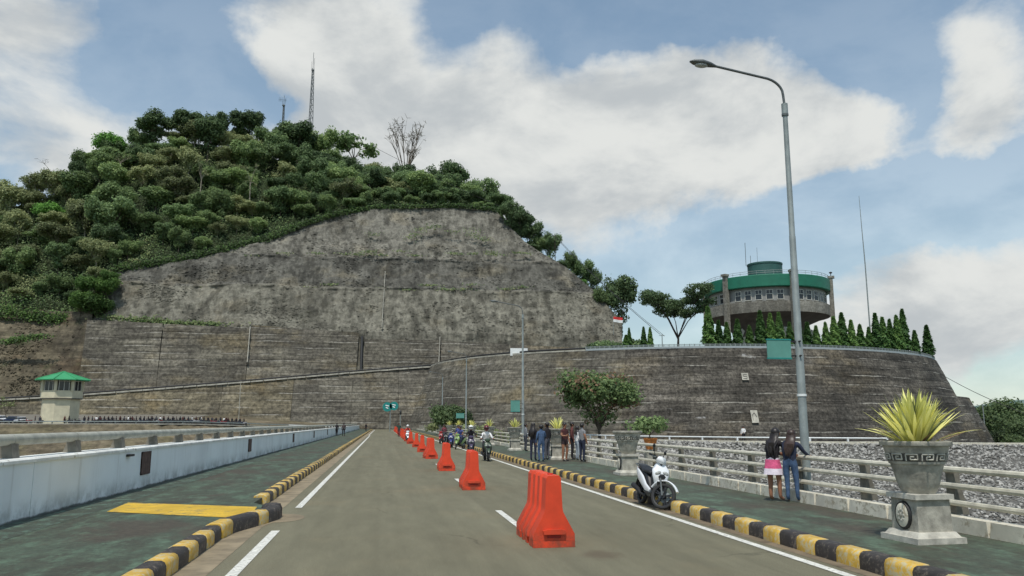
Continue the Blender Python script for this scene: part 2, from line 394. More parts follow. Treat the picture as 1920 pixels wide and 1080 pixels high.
c = t.mix(t.step(nw, .685, .73, 0, .75), c, lin(178, 174, 164))
t.l.new(c, b.inputs['Base Color']); b.inputs['Roughness'].default_value = .95; b.inputs['Specular IOR Level'].default_value = .2
bump(t, b, t.noise(co, .7, 9, .74), 1.0, .5); M['shotcrete'] = m
M['lift_concrete'] = concrete('lift_concrete', lin(92, 88, 80), lin(112, 107, 96), lin(124, 119, 106), .16, .34, white=.6, lines=.10, per=2.35, cells=.09, fine=1.1, bstr=.6, bdist=.25, brown=lin(118, 107, 84), rand=.10)
M['lift_tan'] = concrete('lift_tan', lin(98, 92, 79), lin(118, 110, 91), lin(130, 122, 102), .16, .34, white=.3, lines=.10, per=2.35, cells=.09, fine=1.1, bstr=.6, bdist=.25, brown=lin(128, 112, 80), rand=.06)
M['drum_concrete'] = concrete('drum_concrete', lin(72, 69, 64), lin(98, 93, 85), lin(114, 108, 98), .22, .46, white=.9, lines=.0, per=1.9, cells=.17, drum=True, fine=1.8, bstr=.6, bdist=.25, brown=lin(110, 100, 82))
M['pale_cap'] = simple('pale_cap', lin(168, 164, 152), .9, .3, .6)
M['bank_earth'] = concrete('bank_earth', lin(78, 72, 62), lin(110, 102, 84), lin(128, 118, 98), .2, .34, moss=1.3, white=.2, fine=.5, bstr=.9, bdist=.6, brown=lin(104, 86, 66))
M['hill_soil'] = concrete('hill_soil', (0.022, 0.032, 0.014, 1), (0.035, 0.05, 0.02, 1), (0.05, 0.06, 0.028, 1), .1, .1, fine=.4, bstr=.9, bdist=.8)
M['grass_slope'] = concrete('grass_slope', lin(94, 87, 70), lin(118, 107, 88), lin(106, 100, 74), .1, .30, moss=.6, fine=.7, bstr=.8, bdist=.3)
M['lowland'] = simple('lowland', (0.045, 0.065, 0.028, 1), .95, .4, .02)
M['rubble_bed'] = simple('rubble_bed', lin(92, 90, 85), .95, .5, 2.2, bumps=.8)
m, t, b, co = newmat('rubble')
isl = t.n.new('ShaderNodeNewGeometry').outputs['Random Per Island']
c = t.mix(isl, lin(98, 96, 92), lin(178, 175, 168))
c = t.scalec(c, t.step(t.noise(co, 3.0, 5, .6), .25, .75, .75, 1.2))
t.l.new(c, b.inputs['Base Color']); b.inputs['Roughness'].default_value = .95; M['rubble'] = m
M['paving_grey'] = simple('paving_grey', lin(112, 107, 97), .9, .25, .5)
M['far_hill'] = simple('far_hill', lin(98, 118, 112), .95, .2, .012)
# plants
M['leaf_dark'] = leafmat('leaf_dark', (0.026, 0.040, 0.020, 1), (0.052, 0.078, 0.034, 1), (0.088, 0.122, 0.050, 1))
M['leaf_mid'] = leafmat('leaf_mid', (0.034, 0.050, 0.022, 1), (0.070, 0.100, 0.040, 1), (0.12, 0.155, 0.060, 1))
M['leaf_olive'] = leafmat('leaf_olive', (0.046, 0.054, 0.028, 1), (0.092, 0.106, 0.048, 1), (0.15, 0.16, 0.075, 1))
M['leaf_fresh'] = leafmat('leaf_fresh', (0.03, 0.065, 0.016, 1), (0.07, 0.15, 0.03, 1), (0.13, 0.23, 0.05, 1))
LEAFGAIN = 0.85
M['leaf_lowland_and_shade'] = leafmat('leaf_lowland_and_shade', (0.026, 0.040, 0.020, 1), (0.052, 0.078, 0.034, 1), (0.088, 0.122, 0.050, 1))  # dark greens at lower gain; also paints the shade under the hill trees
M['leaf_bush'] = leafmat('leaf_bush', (0.03, 0.06, 0.018, 1), (0.068, 0.13, 0.032, 1), (0.12, 0.19, 0.05, 1))
LEAFGAIN = 2.0
M['leaf_conifer'] = leafmat('leaf_conifer', (0.018, 0.042, 0.014, 1), (0.042, 0.084, 0.024, 1), (0.09, 0.14, 0.04, 1))
M['leaf_red'] = leafmat('leaf_red', (0.05, 0.04, 0.025, 1), (0.12, 0.075, 0.045, 1), (0.20, 0.12, 0.075, 1))
M['leaf_yellow'] = leafmat('leaf_yellow', (0.16, 0.17, 0.04, 1), (0.34, 0.33, 0.11, 1), (0.46, 0.43, 0.20, 1), .25)
M['bark'] = simple('bark', lin(96, 86, 74), .95, .35, 2, bumps=.5)
M['bark_pale'] = simple('bark_pale', lin(150, 142, 126), .95, .3, 2, bumps=.5)
M['bark_dark'] = simple('bark_dark', lin(58, 52, 46), .95, .3, 2)
# people and vehicles
_flat = {}
def flat(r, g, b_, rough=.75, rn=0.0):
    k = (r, g, b_, rough, rn)
    if k not in _flat: _flat[k] = simple('paint_%d' % len(_flat), lin(r, g, b_), rough, .14, 12, rand=rn)
    return _flat[k]

# ------------------------------------------------------------------ mesh helpers
class MB:
    def __init__(s): s.v = []; s.f = []; s.m = []; s.mats = []
    def mi(s, mat):
        if mat not in s.mats: s.mats.append(mat)
        return s.mats.index(mat)
    def add(s, vs, fs, mat):
        o = len(s.v); k = s.mi(mat)
        s.v += [tuple(v) for v in vs]
        for f in fs: s.f.append(tuple(i + o for i in f)); s.m.append(k)
        return s
    def box(s, c, d, mat, rz=0.0, taper=1.0):
        x, y, z = d[0] / 2, d[1] / 2, d[2] / 2
        vs = []
        for (a, bb, e) in ((-1, -1, -1), (1, -1, -1), (1, 1, -1), (-1, 1, -1), (-1, -1, 1), (1, -1, 1), (1, 1, 1), (-1, 1, 1)):
            k = taper if e > 0 else 1
            px, py = a * x * k, bb * y * k
            vs.append((c[0] + px * math.cos(rz) - py * math.sin(rz), c[1] + px * math.sin(rz) + py * math.cos(rz), c[2] + e * z))
        return s.add(vs, [(3, 2, 1, 0), (4, 5, 6, 7), (0, 1, 5, 4), (1, 2, 6, 5), (2, 3, 7, 6), (3, 0, 4, 7)], mat)
    def bar(s, p0, p1, w, h, mat):
        """rectangular bar from p0 to p1 (w sideways, h upright)"""
        p0, p1 = Vector(p0), Vector(p1); d = (p1 - p0).normalized()
        up = Vector((0, 0, 1)) if abs(d.z) < .95 else Vector((0, 1, 0))
        a = d.cross(up).normalized() * w / 2; u = a.cross(d).normalized() * h / 2
        vs = [p0 - a - u, p0 + a - u, p0 + a + u, p0 - a + u, p1 - a - u, p1 + a - u, p1 + a + u, p1 - a + u]
        return s.add(vs, [(3, 2, 1, 0), (4, 5, 6, 7), (0, 1, 5, 4), (1, 2, 6, 5), (2, 3, 7, 6), (3, 0, 4, 7)], mat)
    def rings(s, rings, mat, caps=True, closed=False):
        n = len(rings[0]); vs = [p for r in rings for p in r]; fs = []
        k = len(rings)
        for i in range(k - 1 + (1 if closed else 0)):
            for j in range(n):
                i2 = (i + 1) % k
                fs.append((i * n + j, i * n + (j + 1) % n, i2 * n + (j + 1) % n, i2 * n + j))
        if caps and not closed:
            fs.append(tuple(range(n - 1, -1, -1))); fs.append(tuple((k - 1) * n + j for j in range(n)))
        return s.add(vs, fs, mat)
    def tube(s, pts, r, mat, n=8, caps=True, closed=False):
        pts = [Vector(p) for p in pts]; k = len(pts)
        rr = r if isinstance(r, (list, tuple)) else [r] * k
        rings = []; u = None
        for i, p in enumerate(pts):
            if closed: d = pts[(i + 1) % k] - pts[i - 1]
            else: d = pts[min(i + 1, k - 1)] - pts[max(i - 1, 0)]
            if d.length < 1e-9: d = Vector((0, 0, 1))
            d.normalize()
            if u is None:
                u = d.cross(Vector((0, 0, 1)) if abs(d.z) < .9 else Vector((1, 0, 0))).normalized()
            else:
                u = (u - d * u.dot(d)).normalized()
            w = d.cross(u)
            rings.append([p + (u * math.cos(2 * math.pi * j / n) + w * math.sin(2 * math.pi * j / n)) * rr[i] for j in range(n)])
        return s.rings(rings, mat, caps, closed)
    def loft(s, secs, mat, n=12, e=1.0, caps=True):
        """secs: (centre, U, V) ellipses, exponent e < 1 squarer"""
        rings = []
        for c, U, V in secs:
            c, U, V = Vector(c), Vector(U), Vector(V); ring = []
            for j in range(n):
                a = 2 * math.pi * j / n; ca, sa = math.cos(a), math.sin(a)
                ring.append(c + U * (math.copysign(abs(ca) ** e, ca)) + V * (math.copysign(abs(sa) ** e, sa)))
            rings.append(ring)
        return s.rings(rings, mat, caps)
    def lathe(s, prof, mat, n=24, c=(0, 0, 0), a0=0.0, a1=2 * math.pi, cap=True):
        full = abs(a1 - a0 - 2 * math.pi) < 1e-6; k = n if full else n + 1
        vs = []; fs = []
        for (r, z) in prof:
            for j in range(k):
                a = a0 + (a1 - a0) * j / n
                vs.append((c[0] + r * math.cos(a), c[1] + r * math.sin(a), c[2] + z))
        for i in range(len(prof) - 1):
            for j in range(n if not full else k):
                j2 = (j + 1) % k if full else j + 1
                fs.append((i * k + j, i * k + j2, (i + 1) * k + j2, (i + 1) * k + j))
        if cap and full:
            if prof[0][0] > 1e-4: fs.append(tuple(range(k - 1, -1, -1)))
            if prof[-1][0] > 1e-4: fs.append(tuple((len(prof) - 1) * k + j for j in range(k)))
        return s.add(vs, fs, mat)
    def ell(s, c, r, mat, nu=10, nv=6, rot=None):
        rings = []
        for i in range(nv + 1):
            ph = -math.pi / 2 + math.pi * (0.02 + 0.96 * i / nv); ring = []
            for j in range(nu):
                a = 2 * math.pi * j / nu
                p = Vector((r[0] * math.cos(ph) * math.cos(a), r[1] * math.cos(ph) * math.sin(a), r[2] * math.sin(ph)))
                if rot is not None: p = rot @ p
                ring.append(Vector(c) + p)
            rings.append(ring)
        return s.rings(rings, mat)
    def prism(s, poly, z0, z1, mat):
        n = len(poly)
        vs = [(x, y, z0) for x, y in poly] + [(x, y, z1) for x, y in poly]
        fs = [tuple(range(n - 1, -1, -1)), tuple(range(n, 2 * n))] + [(i, (i + 1) % n, n + (i + 1) % n, n + i) for i in range(n)]
        return s.add(vs, fs, mat)
    def extr(s, poly, axis, a, b_, mat):
        """poly in the plane across axis ('x': (y,z); 'y': (x,z)), from a to b_"""
        n = len(poly)
        f = (lambda t_, p: (t_, p[0], p[1])) if axis == 'x' else (lambda t_, p: (p[0], t_, p[1]))
        vs = [f(a, p) for p in poly] + [f(b_, p) for p in poly]
        fs = [tuple(range(n - 1, -1, -1)), tuple(range(n, 2 * n))] + [(i, (i + 1) % n, n + (i + 1) % n, n + i) for i in range(n)]
        return s.add(vs, fs, mat)
    def xform(s, mtx):
        s.v = [tuple(mtx @ Vector(v)) for v in s.v]; return s
    def mesh(s, name, smooth=None):
        me = bpy.data.meshes.new(name)
        me.from_pydata(s.v, [], s.f)
        for mt in s.mats: me.materials.append(mt)
        me.polygons.foreach_set('material_index', s.m)
        bm = bmesh.new(); bm.from_mesh(me)
        bmesh.ops.recalc_face_normals(bm, faces=bm.faces)
        bm.to_mesh(me); bm.free()
        if smooth is not None:
            me.polygons.foreach_set('use_smooth', [True] * len(me.polygons))
            me.set_sharp_from_angle(angle=R(smooth))
        me.update()
        return me
    def build(s, name, parent=None, smooth=None, loc=None, **kw):
        return link(name, s.mesh(name, smooth), parent, loc, **kw)

def link(name, me, parent=None, loc=None, rz=0.0, label=None, cat=None, group=None, kind=None):
    o = bpy.data.objects.new(name, me); COL.objects.link(o)
    if parent is not None: o.parent = parent
    if loc is not None: o.location = loc
    if rz: o.rotation_euler.z = rz
    return tag(o, label, cat, group, kind)
def tag(o, label=None, cat=None, group=None, kind=None):
    if label: o['label'] = label
    if cat: o['category'] = cat
    if group: o['group'] = group
    if kind: o['kind'] = kind
    return o
def thing(name, label, cat, loc=(0, 0, 0), rz=0.0, group=None):
    o = bpy.data.objects.new(name, None); COL.objects.link(o)
    o.location = loc; o.rotation_euler.z = rz; o.empty_display_size = .3
    return tag(o, label, cat, group)
def dup(root, loc, rz=0.0, scale=1.0, label=None, group=None):
    def cp(o, par):
        c = o.copy(); COL.objects.link(c)
        if par is not None: c.parent = par
        for ch in list(o.children): cp(ch, c)
        return c
    r = cp(root, None)
    r.location = loc; r.rotation_euler.z = rz
    r.scale = (scale, scale, scale) if isinstance(scale, (int, float)) else scale
    if label: r['label'] = label
    if group: r['group'] = group
    return r
ORD = ['first', 'second', 'third', 'fourth', 'fifth', 'sixth', 'seventh', 'eighth', 'ninth', 'tenth', 'eleventh', 'twelfth', 'thirteenth', 'fourteenth', 'fifteenth', 'sixteenth', 'seventeenth', 'eighteenth', 'nineteenth', 'twentieth', 'twenty-first', 'twenty-second', 'twenty-third', 'twenty-fourth', 'twenty-fifth', 'twenty-sixth', 'twenty-seventh', 'twenty-eighth', 'twenty-ninth', 'thirtieth']

def grid_mesh(name, P, mat, smooth=True):
    """P: array rows x cols x 3"""
    r, c, _ = P.shape
    me = bpy.data.meshes.new(name)
    idx = np.arange(r * c).reshape(r, c)
    q = np.stack([idx[:-1, :-1], idx[:-1, 1:], idx[1:, 1:], idx[1:, :-1]], -1).reshape(-1, 4)
    me.from_pydata(P.reshape(-1, 3).tolist(), [], q.tolist())
    me.materials.append(mat)
    me.polygons.foreach_set('use_smooth', [smooth] * len(me.polygons))
    me.update()
    return me
def quads_mesh(name, V, mats, mi=None):
    """V: n x 4 x 3 separate quads"""
    n = len(V); me = bpy.data.meshes.new(name)
    me.vertices.add(n * 4); me.vertices.foreach_set('co', np.asarray(V, np.float32).reshape(-1))
    me.loops.add(n * 4); me.loops.foreach_set('vertex_index', np.arange(n * 4, dtype=np.int32))
    me.polygons.add(n); me.polygons.foreach_set('loop_start', np.arange(0, n * 4, 4, dtype=np.int32))
    me.polygons.foreach_set('loop_total', np.full(n, 4, np.int32))
    for mt in mats: me.materials.append(mt)
    if mi is not None: me.polygons.foreach_set('material_index', np.asarray(mi, np.int32))
    me.update(calc_edges=True); me.validate()
    return me
def leaf_quads(rg, P, N, size, aspect=1.6):
    """leaf-like bent quads at points P with rough normals N"""
    n = len(P)
    N = N + rg.normal(0, .55, (n, 3)); N /= np.linalg.norm(N, axis=1)[:, None] + 1e-9
    A = np.cross(N, rg.normal(0, 1, (n, 3))); A /= np.linalg.norm(A, axis=1)[:, None] + 1e-9
    B = np.cross(N, A)
    s = size * rg.uniform(.55, 1.25, n)[:, None]
    a, b_ = A * s * aspect / 2, B * s / 2
    k = N * s * .18
    return np.stack([P - a, P - b_ + k, P + a, P + b_ + k], 1)
def crown_points(rg, lobes, n, rin=.55, rout=1.08):
    L = np.array(lobes, float)
    w = (L[:, 3] * L[:, 4] + L[:, 4] * L[:, 5] + L[:, 3] * L[:, 5]); w /= w.sum()
    k = rg.choice(len(L), n, p=w)
    d = rg.normal(0, 1, (n, 3)); d /= np.linalg.norm(d, axis=1)[:, None]
    rad = np.clip(rg.normal(.84, .20, n), rin * .6, 1.45)
    P = L[k, :3] + d * L[k, 3:6] * rad[:, None]
    return P, d * np.array([1, 1, 1]) + np.array([0, 0, .35])
# ================================================================== SETTING
def fbm(x, y, z, o=4):
    return mnoise.fractal(Vector((x, y, z)), 1.0, 2.0, o)
def sheet(name, pts, z, mat, parent=None, **kw):
    me = bpy.data.meshes.new(name); me.from_pydata([(x, y, z) for x, y in pts], [], [tuple(range(len(pts)))])
    me.materials.append(mat); me.update()
    return link(name, me, parent, **kw)
def rect(x0, x1, y0, y1): return [(x0, y0), (x1, y0), (x1, y1), (x0, y1)]

link('ground', grid_mesh('ground', np.array([[(x, y, -14.0) for x in np.linspace(-4000, 4000, 9)] for y in np.linspace(-3000, 6000, 9)]), M['lowland']), kind='structure')
# dam body under road and pavements
mb = MB(); mb.extr([(-6.5, -.02), (9.35, -.02), (34, -14.2), (-34, -14.2)], 'y', -12, 232, M['grass_slope']); mb.build('dam_bank', kind='structure')

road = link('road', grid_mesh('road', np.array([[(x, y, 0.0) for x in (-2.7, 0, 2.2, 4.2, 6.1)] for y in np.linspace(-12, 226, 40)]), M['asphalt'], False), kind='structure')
def mark(name, x0, x1, y0, y1, mat='line_white', z=.008): return sheet(name, rect(x0, x1, y0, y1), z, M[mat], road)
mark('edge_line', -1.80, -1.66, -8, 14.45)
mark('edge_line', -1.80, -1.66, 18.2, 120)
mark('edge_line', 5.47, 5.61, -8, 120)
mark('edge_line', -2.0, -1.86, 120, 222); mark('edge_line', 5.47, 5.61, 120, 222)
y = 4.4
while y < 200:
    mark('centre_dash', 2.36, 2.49, y, y + 2.9); y += 9.7
g = sheet('gutter', rect(-2.52, -2.03, -8, 15.0), .004, M['gutter'], kind='structure')
sheet('gutter_strip', rect(-2.52, -2.05, 18.1, 215), .004, M['gutter'], g)
sheet('gutter_strip', rect(5.74, 6.0, -8, 215), .004, M['dirt'], g)
ap = [(-2.5, 15.0), (-2.03, 15.0)] + [(-1.93 + .50 * math.sin(a), 16.35 - .72 * math.cos(a)) for a in np.linspace(0, math.pi, 12)] + [(-2.05, 18.1), (-2.5, 18.1)]
sheet('drain_apron', ap, .005, M['gutter'], g)

# pavements
mb = MB(); mb.prism(rect(-6.06, -2.62, -10, 222), -.05, .15, M['pavement']); pl = mb.build('pavement', kind='structure')
sheet('bump_top', [(-2.62, 15.0), (-2.3, 15.4), (-2.08, 16.2), (-2.12, 17.0), (-2.62, 17.9)], .152, M['pavement'], pl)
sheet('edge_strip', rect(-6.0, -5.28, -10, 222), .1535, M['green_edge'], pl)
yc = [atZ(200, 960, .15), atZ(465, 973, .15), atZ(482, 951, .15), atZ(240, 943, .15)]
sheet('yellow_stripe', [(p[0], p[1]) for p in yc], .1575, M['stripe_yellow'], pl)
mb = MB(); mb.prism(rect(6.12, 9.35, -10, 215), -.05, .15, M['pavement']); mb.build('pavement_right', kind='structure')

# kerbs : painted stones, one object each near the camera
def kerb_mesh(mat, L=.545, w=.30, h=.215):
    prof = [(-w / 2, -.02), (-w / 2, h * .62), (-w / 2 + .025, h * .86), (-w / 2 + .085, h), (w / 2 - .06, h), (w / 2 - .02, h * .9), (w / 2, h * .7), (w / 2, -.02)]
    mb = MB(); k = len(prof); rings = []
    for yy, s_ in ((-L / 2, .93), (-L / 2 + .02, 1), (L / 2 - .02, 1), (L / 2, .93)):
        rings.append([(x * s_, yy, z * (s_ if z > 0 else 1)) for x, z in prof])
    mb.rings(rings, mat)
    return mb.mesh('kerb_stone', 40)
KM = [kerb_mesh(M['kerb_yellow']), kerb_mesh(M['kerb_black'])]
def kerb_run(parent, path, start=0, limit=110, flip=False, step=.55):
    """stones along a list of plan points; beyond the limit the run becomes one joined piece"""
    path = [Vector(p) for p in path]; seg = 0; pos = path[0].copy(); i = start; far = MB(); made = 0
    pts = []; d_acc = 0
    for a, b_ in zip(path[:-1], path[1:]):
        L = (b_ - a).length; t_ = d_acc
        while t_ < L:
            pts.append((a + (b_ - a) * (t_ / L), math.atan2(-(b_ - a).x, (b_ - a).y))); t_ += step
        d_acc = t_ - L
    fv = []
    for (p, an) in pts:
        if made < limit:
            o = link('kerb_stone', KM[i % 2], parent, (p.x + rnd.uniform(-.008, .008), p.y, rnd.uniform(-.006, .006)), an + (math.pi if flip else 0) + rnd.uniform(-.015, .015))
        else:
            far.box((p.x, p.y, .1), (.29, .54, .21), M['kerb_yellow'] if i % 2 == 0 else M['kerb_black'], an, .9)
        made += 1; i += 1
    if far.v: far.build('kerb_far_run', parent, kind='stuff')
kl = thing('kerb', 'left kerb of alternating yellow and black painted stones along the green pavement', 'kerb')
kl['kind'] = 'structure'
kerb_run(kl, [(-2.60, 4.0), (-2.60, 13.6)], 0)
# bulge round the drain: longer stones
for k_, (x, y_, an, L, ci) in enumerate([(-2.56, 13.95, -.08, .62, 0), (-2.40, 14.75, -.28, 1.05, 1), (-2.20, 15.46, -.30, .42, 0), (-2.09, 15.90, -.24, .48, 1), (-2.04, 16.32, .0, .36, 1), (-2.10, 16.72, .45, .40, 1)]):
    me = kerb_mesh([M['kerb_yellow'], M['kerb_black']][ci], L, .30, .24)
    link('kerb_stone', me, kl, (x, y_, 0), an)
mb = MB(); mb.loft([((-2.10, 16.86, 0), (.16, .05, 0), (0, .1, 0)), ((-2.10, 16.86, .22), (.15, .05, 0), (0, .09, 0)), ((-2.10, 16.86, .245), (.08, .02, 0), (0, .04, 0))], M['kerb_black'], 12)
mb.build('kerb_nose', kl, 50)
kerb_run(kl, [(-2.66, 19.4), (-2.68, 60), (-2.72, 215)], 0, 105)
kr = thing('kerb_right', 'right kerb of alternating yellow and black painted stones beside the fenced pavement', 'kerb'); kr['kind'] = 'structure'
kerb_run(kr, [(6.06, 5.2), (6.12, 20), (6.22, 60), (6.2, 212)], 1, 150, True, .52)

# ---------------------------------------------------------------- left parapet
pw = thing('parapet_wall', 'long whitewashed concrete parapet with stained face along the left pavement', 'wall', (-6.3, 0, 0))
def wall_seg(y0, y1):
    mb = MB(); mb.extr([(-.25, -.3), (.25, -.3), (.25, 1.12), (-.25, 1.12)], 'y', y0 + .012, y1 - .012, M['parapet']); return mb
yj = [-9, 1.2, 8.4, 15.6, 22.8, 30.0, 37.2, 44.4, 51.6, 58.8, 66, 73.2, 80.4, 95, 110, 125, 140, 160, 180, 200, 222]
for a, b_ in zip(yj[:-1], yj[1:]):
    wall_seg(a, b_).build('wall_panel', pw)
    mb = MB(); mb.extr([(-.29, 1.122), (.29, 1.122), (.29, 1.175), (.26, 1.20), (-.26, 1.20), (-.29, 1.175)], 'y', a + .006, b_ - .006, M['coping']); mb.build('coping', pw)
for yy in (22.45, 39.2, 57.9, 75, 93, 112):
    mb = MB(); w_ = .40
    mb.box((.262, yy, .78), (.03, w_ * 2, .56), M['rust'])
    for q in (-1, 1): mb.box((.272, yy + q * (w_ - .02), .78), (.025, .04, .58), M['rust'])
    mb.box((.272, yy, 1.05), (.025, w_ * 2, .04), M['rust']); mb.box((.272, yy, .51), (.025, w_ * 2, .04), M['rust'])
    mb.build('hatch', pw)
mb = MB(); mb.box((.30, 20.95, 1.03), (.12, .30, .05), M['dark']); mb.build('bracket', pw)
gr = thing('pipe_guardrail', 'thick weathered grey pipe rail on short posts on top of the white parapet', 'guardrail', (-6.36, 0, 0))
y = 0.6; ys = [-2.4]
yy = -8.3
ends = []
while yy < 215:
    mb = MB()
    mb.extr([(-.16, 1.17), (.13, 1.17), (.10, 1.34), (.085, 1.44), (-.085, 1.44), (-.10, 1.34)], 'y', yy - .14, yy + .14, M['rail_post'])
    mb.build('post', gr); ends.append(yy); yy += 2.95 if yy < 90 else 5.9
for a, b_ in zip(ends[:-1], ends[1:]):
    mb = MB(); mb.tube([(0, a + .01, 1.51), (0, b_ - .01, 1.51)], .098, M['rail_pipe'], 12); mb.build('pipe', gr, 40)

# ---------------------------------------------------------------- right fence
fb = thing('fence_plinth', 'low whitewashed block plinth under the right railing', 'plinth', (8.87, 0, 0))
yy = -6.0
while yy < 205:
    L = 1.2 if yy < 60 else 6.0
    mb = MB(); mb.box((0, yy + L / 2, .25), (.27, L - .02, .25), M['kerb_white'], 0, .94); mb.build('block', fb); yy += L
rl = thing('pipe_railing', 'three bar cream pipe railing on flared concrete posts along the right pavement', 'railing', (8.98, 0, 0))
ends = []; yy = -4.9
while yy < 205:
    mb = MB()
    mb.extr([(.03, .37), (.26, .37), (.22, .55), (.14, .80), (.14, 1.02), (.04, 1.02), (.04, .80), (.03, .62)], 'y', yy - .10, yy + .10, M['rail_post'])
    mb.build('post', rl); ends.append(yy); yy += 2.4 if yy < 80 else 4.8
for a, b_ in zip(ends[:-1], ends[1:]):
    for zz in (.56, .82, 1.07):
        mb = MB(); mb.tube([(-.02, a, zz), (-.02, b_, zz)], .048, M['rail_cream'], 8); mb.build('rail', rl, 40)

# ---------------------------------------------------------------- right valley with rubble slope
CREST = [(10, 150), (12.5, 130), (17, 108), (26, 82), (33, 73), (50, 63), (72, 53), (100, 42), (150, 25)]
def crest_dist(x, y):
    """signed distance to crest line, + towards the dam"""
    best = 1e9; sg = 1
    for (ax, ay), (bx, by) in zip(CREST[:-1], CREST[1:]):
        dx, dy = bx - ax, by - ay; t_ = max(0, min(1, ((x - ax) * dx + (y - ay) * dy) / (dx * dx + dy * dy)))
        px, py = ax + t_ * dx, ay + t_ * dy; d_ = math.hypot(x - px, y - py)
        if d_ < best:
            best = d_; sg = 1 if (dx * (y - ay) - dy * (x - ax)) < 0 else -1
    return best * sg
def valley(x, y):
    dd = crest_dist(x, y)
    dam = -.05 - max(0, x - 9.4) * .58
    if dd > 0: rub = -.12 - dd * .46
    elif dd > -5: rub = -.12
    else: rub = -.12 - (-dd - 5) * .7
    return max(dam, rub, -11.0)
xs = np.concatenate([np.linspace(9.36, 60, 64), np.linspace(62, 150, 45)])
ysv = np.linspace(-10, 165, 150)
P = np.array([[(x, y_, valley(x, y_) + .12 * fbm(x * .4, y_ * .4, 1)) for x in xs] for y_ in ysv])
link('valley_ground', grid_mesh('valley_ground', P, M['rubble_bed']), kind='structure')
# loose stones on the slope and on the dam shoulder
rg = np.random.default_rng(3)
base = []
for k in range(6):
    bm = bmesh.new(); bmesh.ops.create_icosphere(bm, subdivisions=1, radius=1)
    for v in bm.verts: v.co = Vector((v.co.x * 1.1, v.co.y, v.co.z * .75)) * rg.uniform(.72, 1.2)
    base.append((np.array([v.co[:] for v in bm.verts]), np.array([[v.index for v in f.verts] for f in bm.faces]))); bm.free()
VV = []; FF = []; off = 0; cnt = 0
def put_stone(x, y_, z, s):
    global off
    v, f = base[rg.integers(6)]
    a, b_, c_ = rg.uniform(0, 6.28, 3)
    Rm = np.array(Matrix.Rotation(a, 3, 'Z') @ Matrix.Rotation(b_ * .2, 3, 'X') @ Matrix.Rotation(c_, 3, 'Z'))
    VV.append((v @ Rm.T) * s + np.array([x, y_, z])); FF.append(f + off); off += len(v)
while cnt < 46000:
    x = rg.uniform(10, 92); y_ = rg.uniform(22, 132)
    dd = crest_dist(x, y_)
    if not (-.6 < dd < 17): continue
    z = valley(x, y_)
    put_stone(x, y_, z + .04, rg.uniform(.075, .165) * (1 if y_ < 75 else 1.35)); cnt += 1
for k in range(2500):
    y_ = rg.uniform(8, 60); x = 9.5 + abs(rg.normal(0, 3.2))
    put_stone(x, y_, valley(x, y_) + .02, rg.uniform(.10, .24))
VV = np.concatenate(VV); FF = np.concatenate(FF)
me = bpy.data.meshes.new('rubble'); me.from_pydata(VV.tolist(), [], FF.tolist()); me.materials.append(M['rubble']); me.update()
link('rubble', me, kind='stuff', label='grey broken rock covering the slope beyond the right railing')
# crest path kerb and low white rail
cr = thing('crest_railing', 'low white pipe rail on the crest of the grey rubble slope', 'railing')
cpts = [Vector((x, y_, 0)) for x, y_ in CREST[1:6]]
dens_pts = []
for a, b_ in zip(cpts[:-1], cpts[1:]):
    n_ = max(1, int((b_ - a).length / 3.0))
    dens_pts += [a + (b_ - a) * i / n_ for i in range(n_)]
dens_pts.append(cpts[-1])
dens_pts = [p for p in dens_pts if p.x < 45]
sh = Vector((.9, 1.2, 0))
for a, b_ in zip(dens_pts[:-1], dens_pts[1:]):
    mb = MB(); mb.tube([a + sh + Vector((0, 0, .42)), b_ + sh + Vector((0, 0, .42))], .065, M['white_flat'], 8); mb.build('rail', cr, 40)
for p in dens_pts:
    mb = MB(); mb.box(tuple(p + sh + Vector((0, 0, .13))), (.14, .14, .55), M['white_flat']); mb.build('post', cr)
kc = thing('crest_kerb', 'thin pale kerb along the top edge of the rubble slope', 'kerb')
for a, b_ in zip(CREST[3:-1], CREST[4:]):
    mb = MB(); mb.bar((a[0] + .25, a[1] + .35, 0), (b_[0] + .25, b_[1] + .35, 0), .35, .26, M['kerb_white']); mb.build('kerb_length', kc)

# ---------------------------------------------------------------- left side: car park shelf and its grassy slope
def shelf(x, y):
    e = 176 + max(0, min(40, (x + 48) * .85))            # front edge of the shelf
    top = 1.55 if x < -40 else 1.55 + (x + 40) / 34 * -1.45
    top = max(top, .02)
    d_ = e - y
    if d_ <= 0: return top + min(3.0, max(0, (y - e - 14) * .05))
    return max(top - .3 - d_ * .52 + .5 * fbm(x * .08, y * .08, 3), -13)
xs = np.linspace(-230, -6.6, 90); ysl = np.concatenate([np.linspace(-10, 120, 20), np.linspace(124, 250, 110)])
P = np.array([[(x, y_, min(shelf(x, y_), 0.0 - max(0, -x - 7.5) * .3 if y_ < 130 and x > -40 else 99)) for x in xs] for y_ in ysl])
link('grass_slope', grid_mesh('grass_slope', P, M['grass_slope']), kind='structure')
P = np.array([[(x, y_, shelf(x, y_) + .03) for x in np.linspace(-230, -48, 40)] for y_ in np.linspace(178, 240, 20)])
link('car_park', grid_mesh('car_park', P, M['paving_grey']), kind='structure')
P = np.array([[(x, y_, .02) for x in np.linspace(-10, 30, 8)] for y_ in np.linspace(212, 252, 6)])
link('forecourt', grid_mesh('forecourt', P, M['asphalt']), kind='structure')

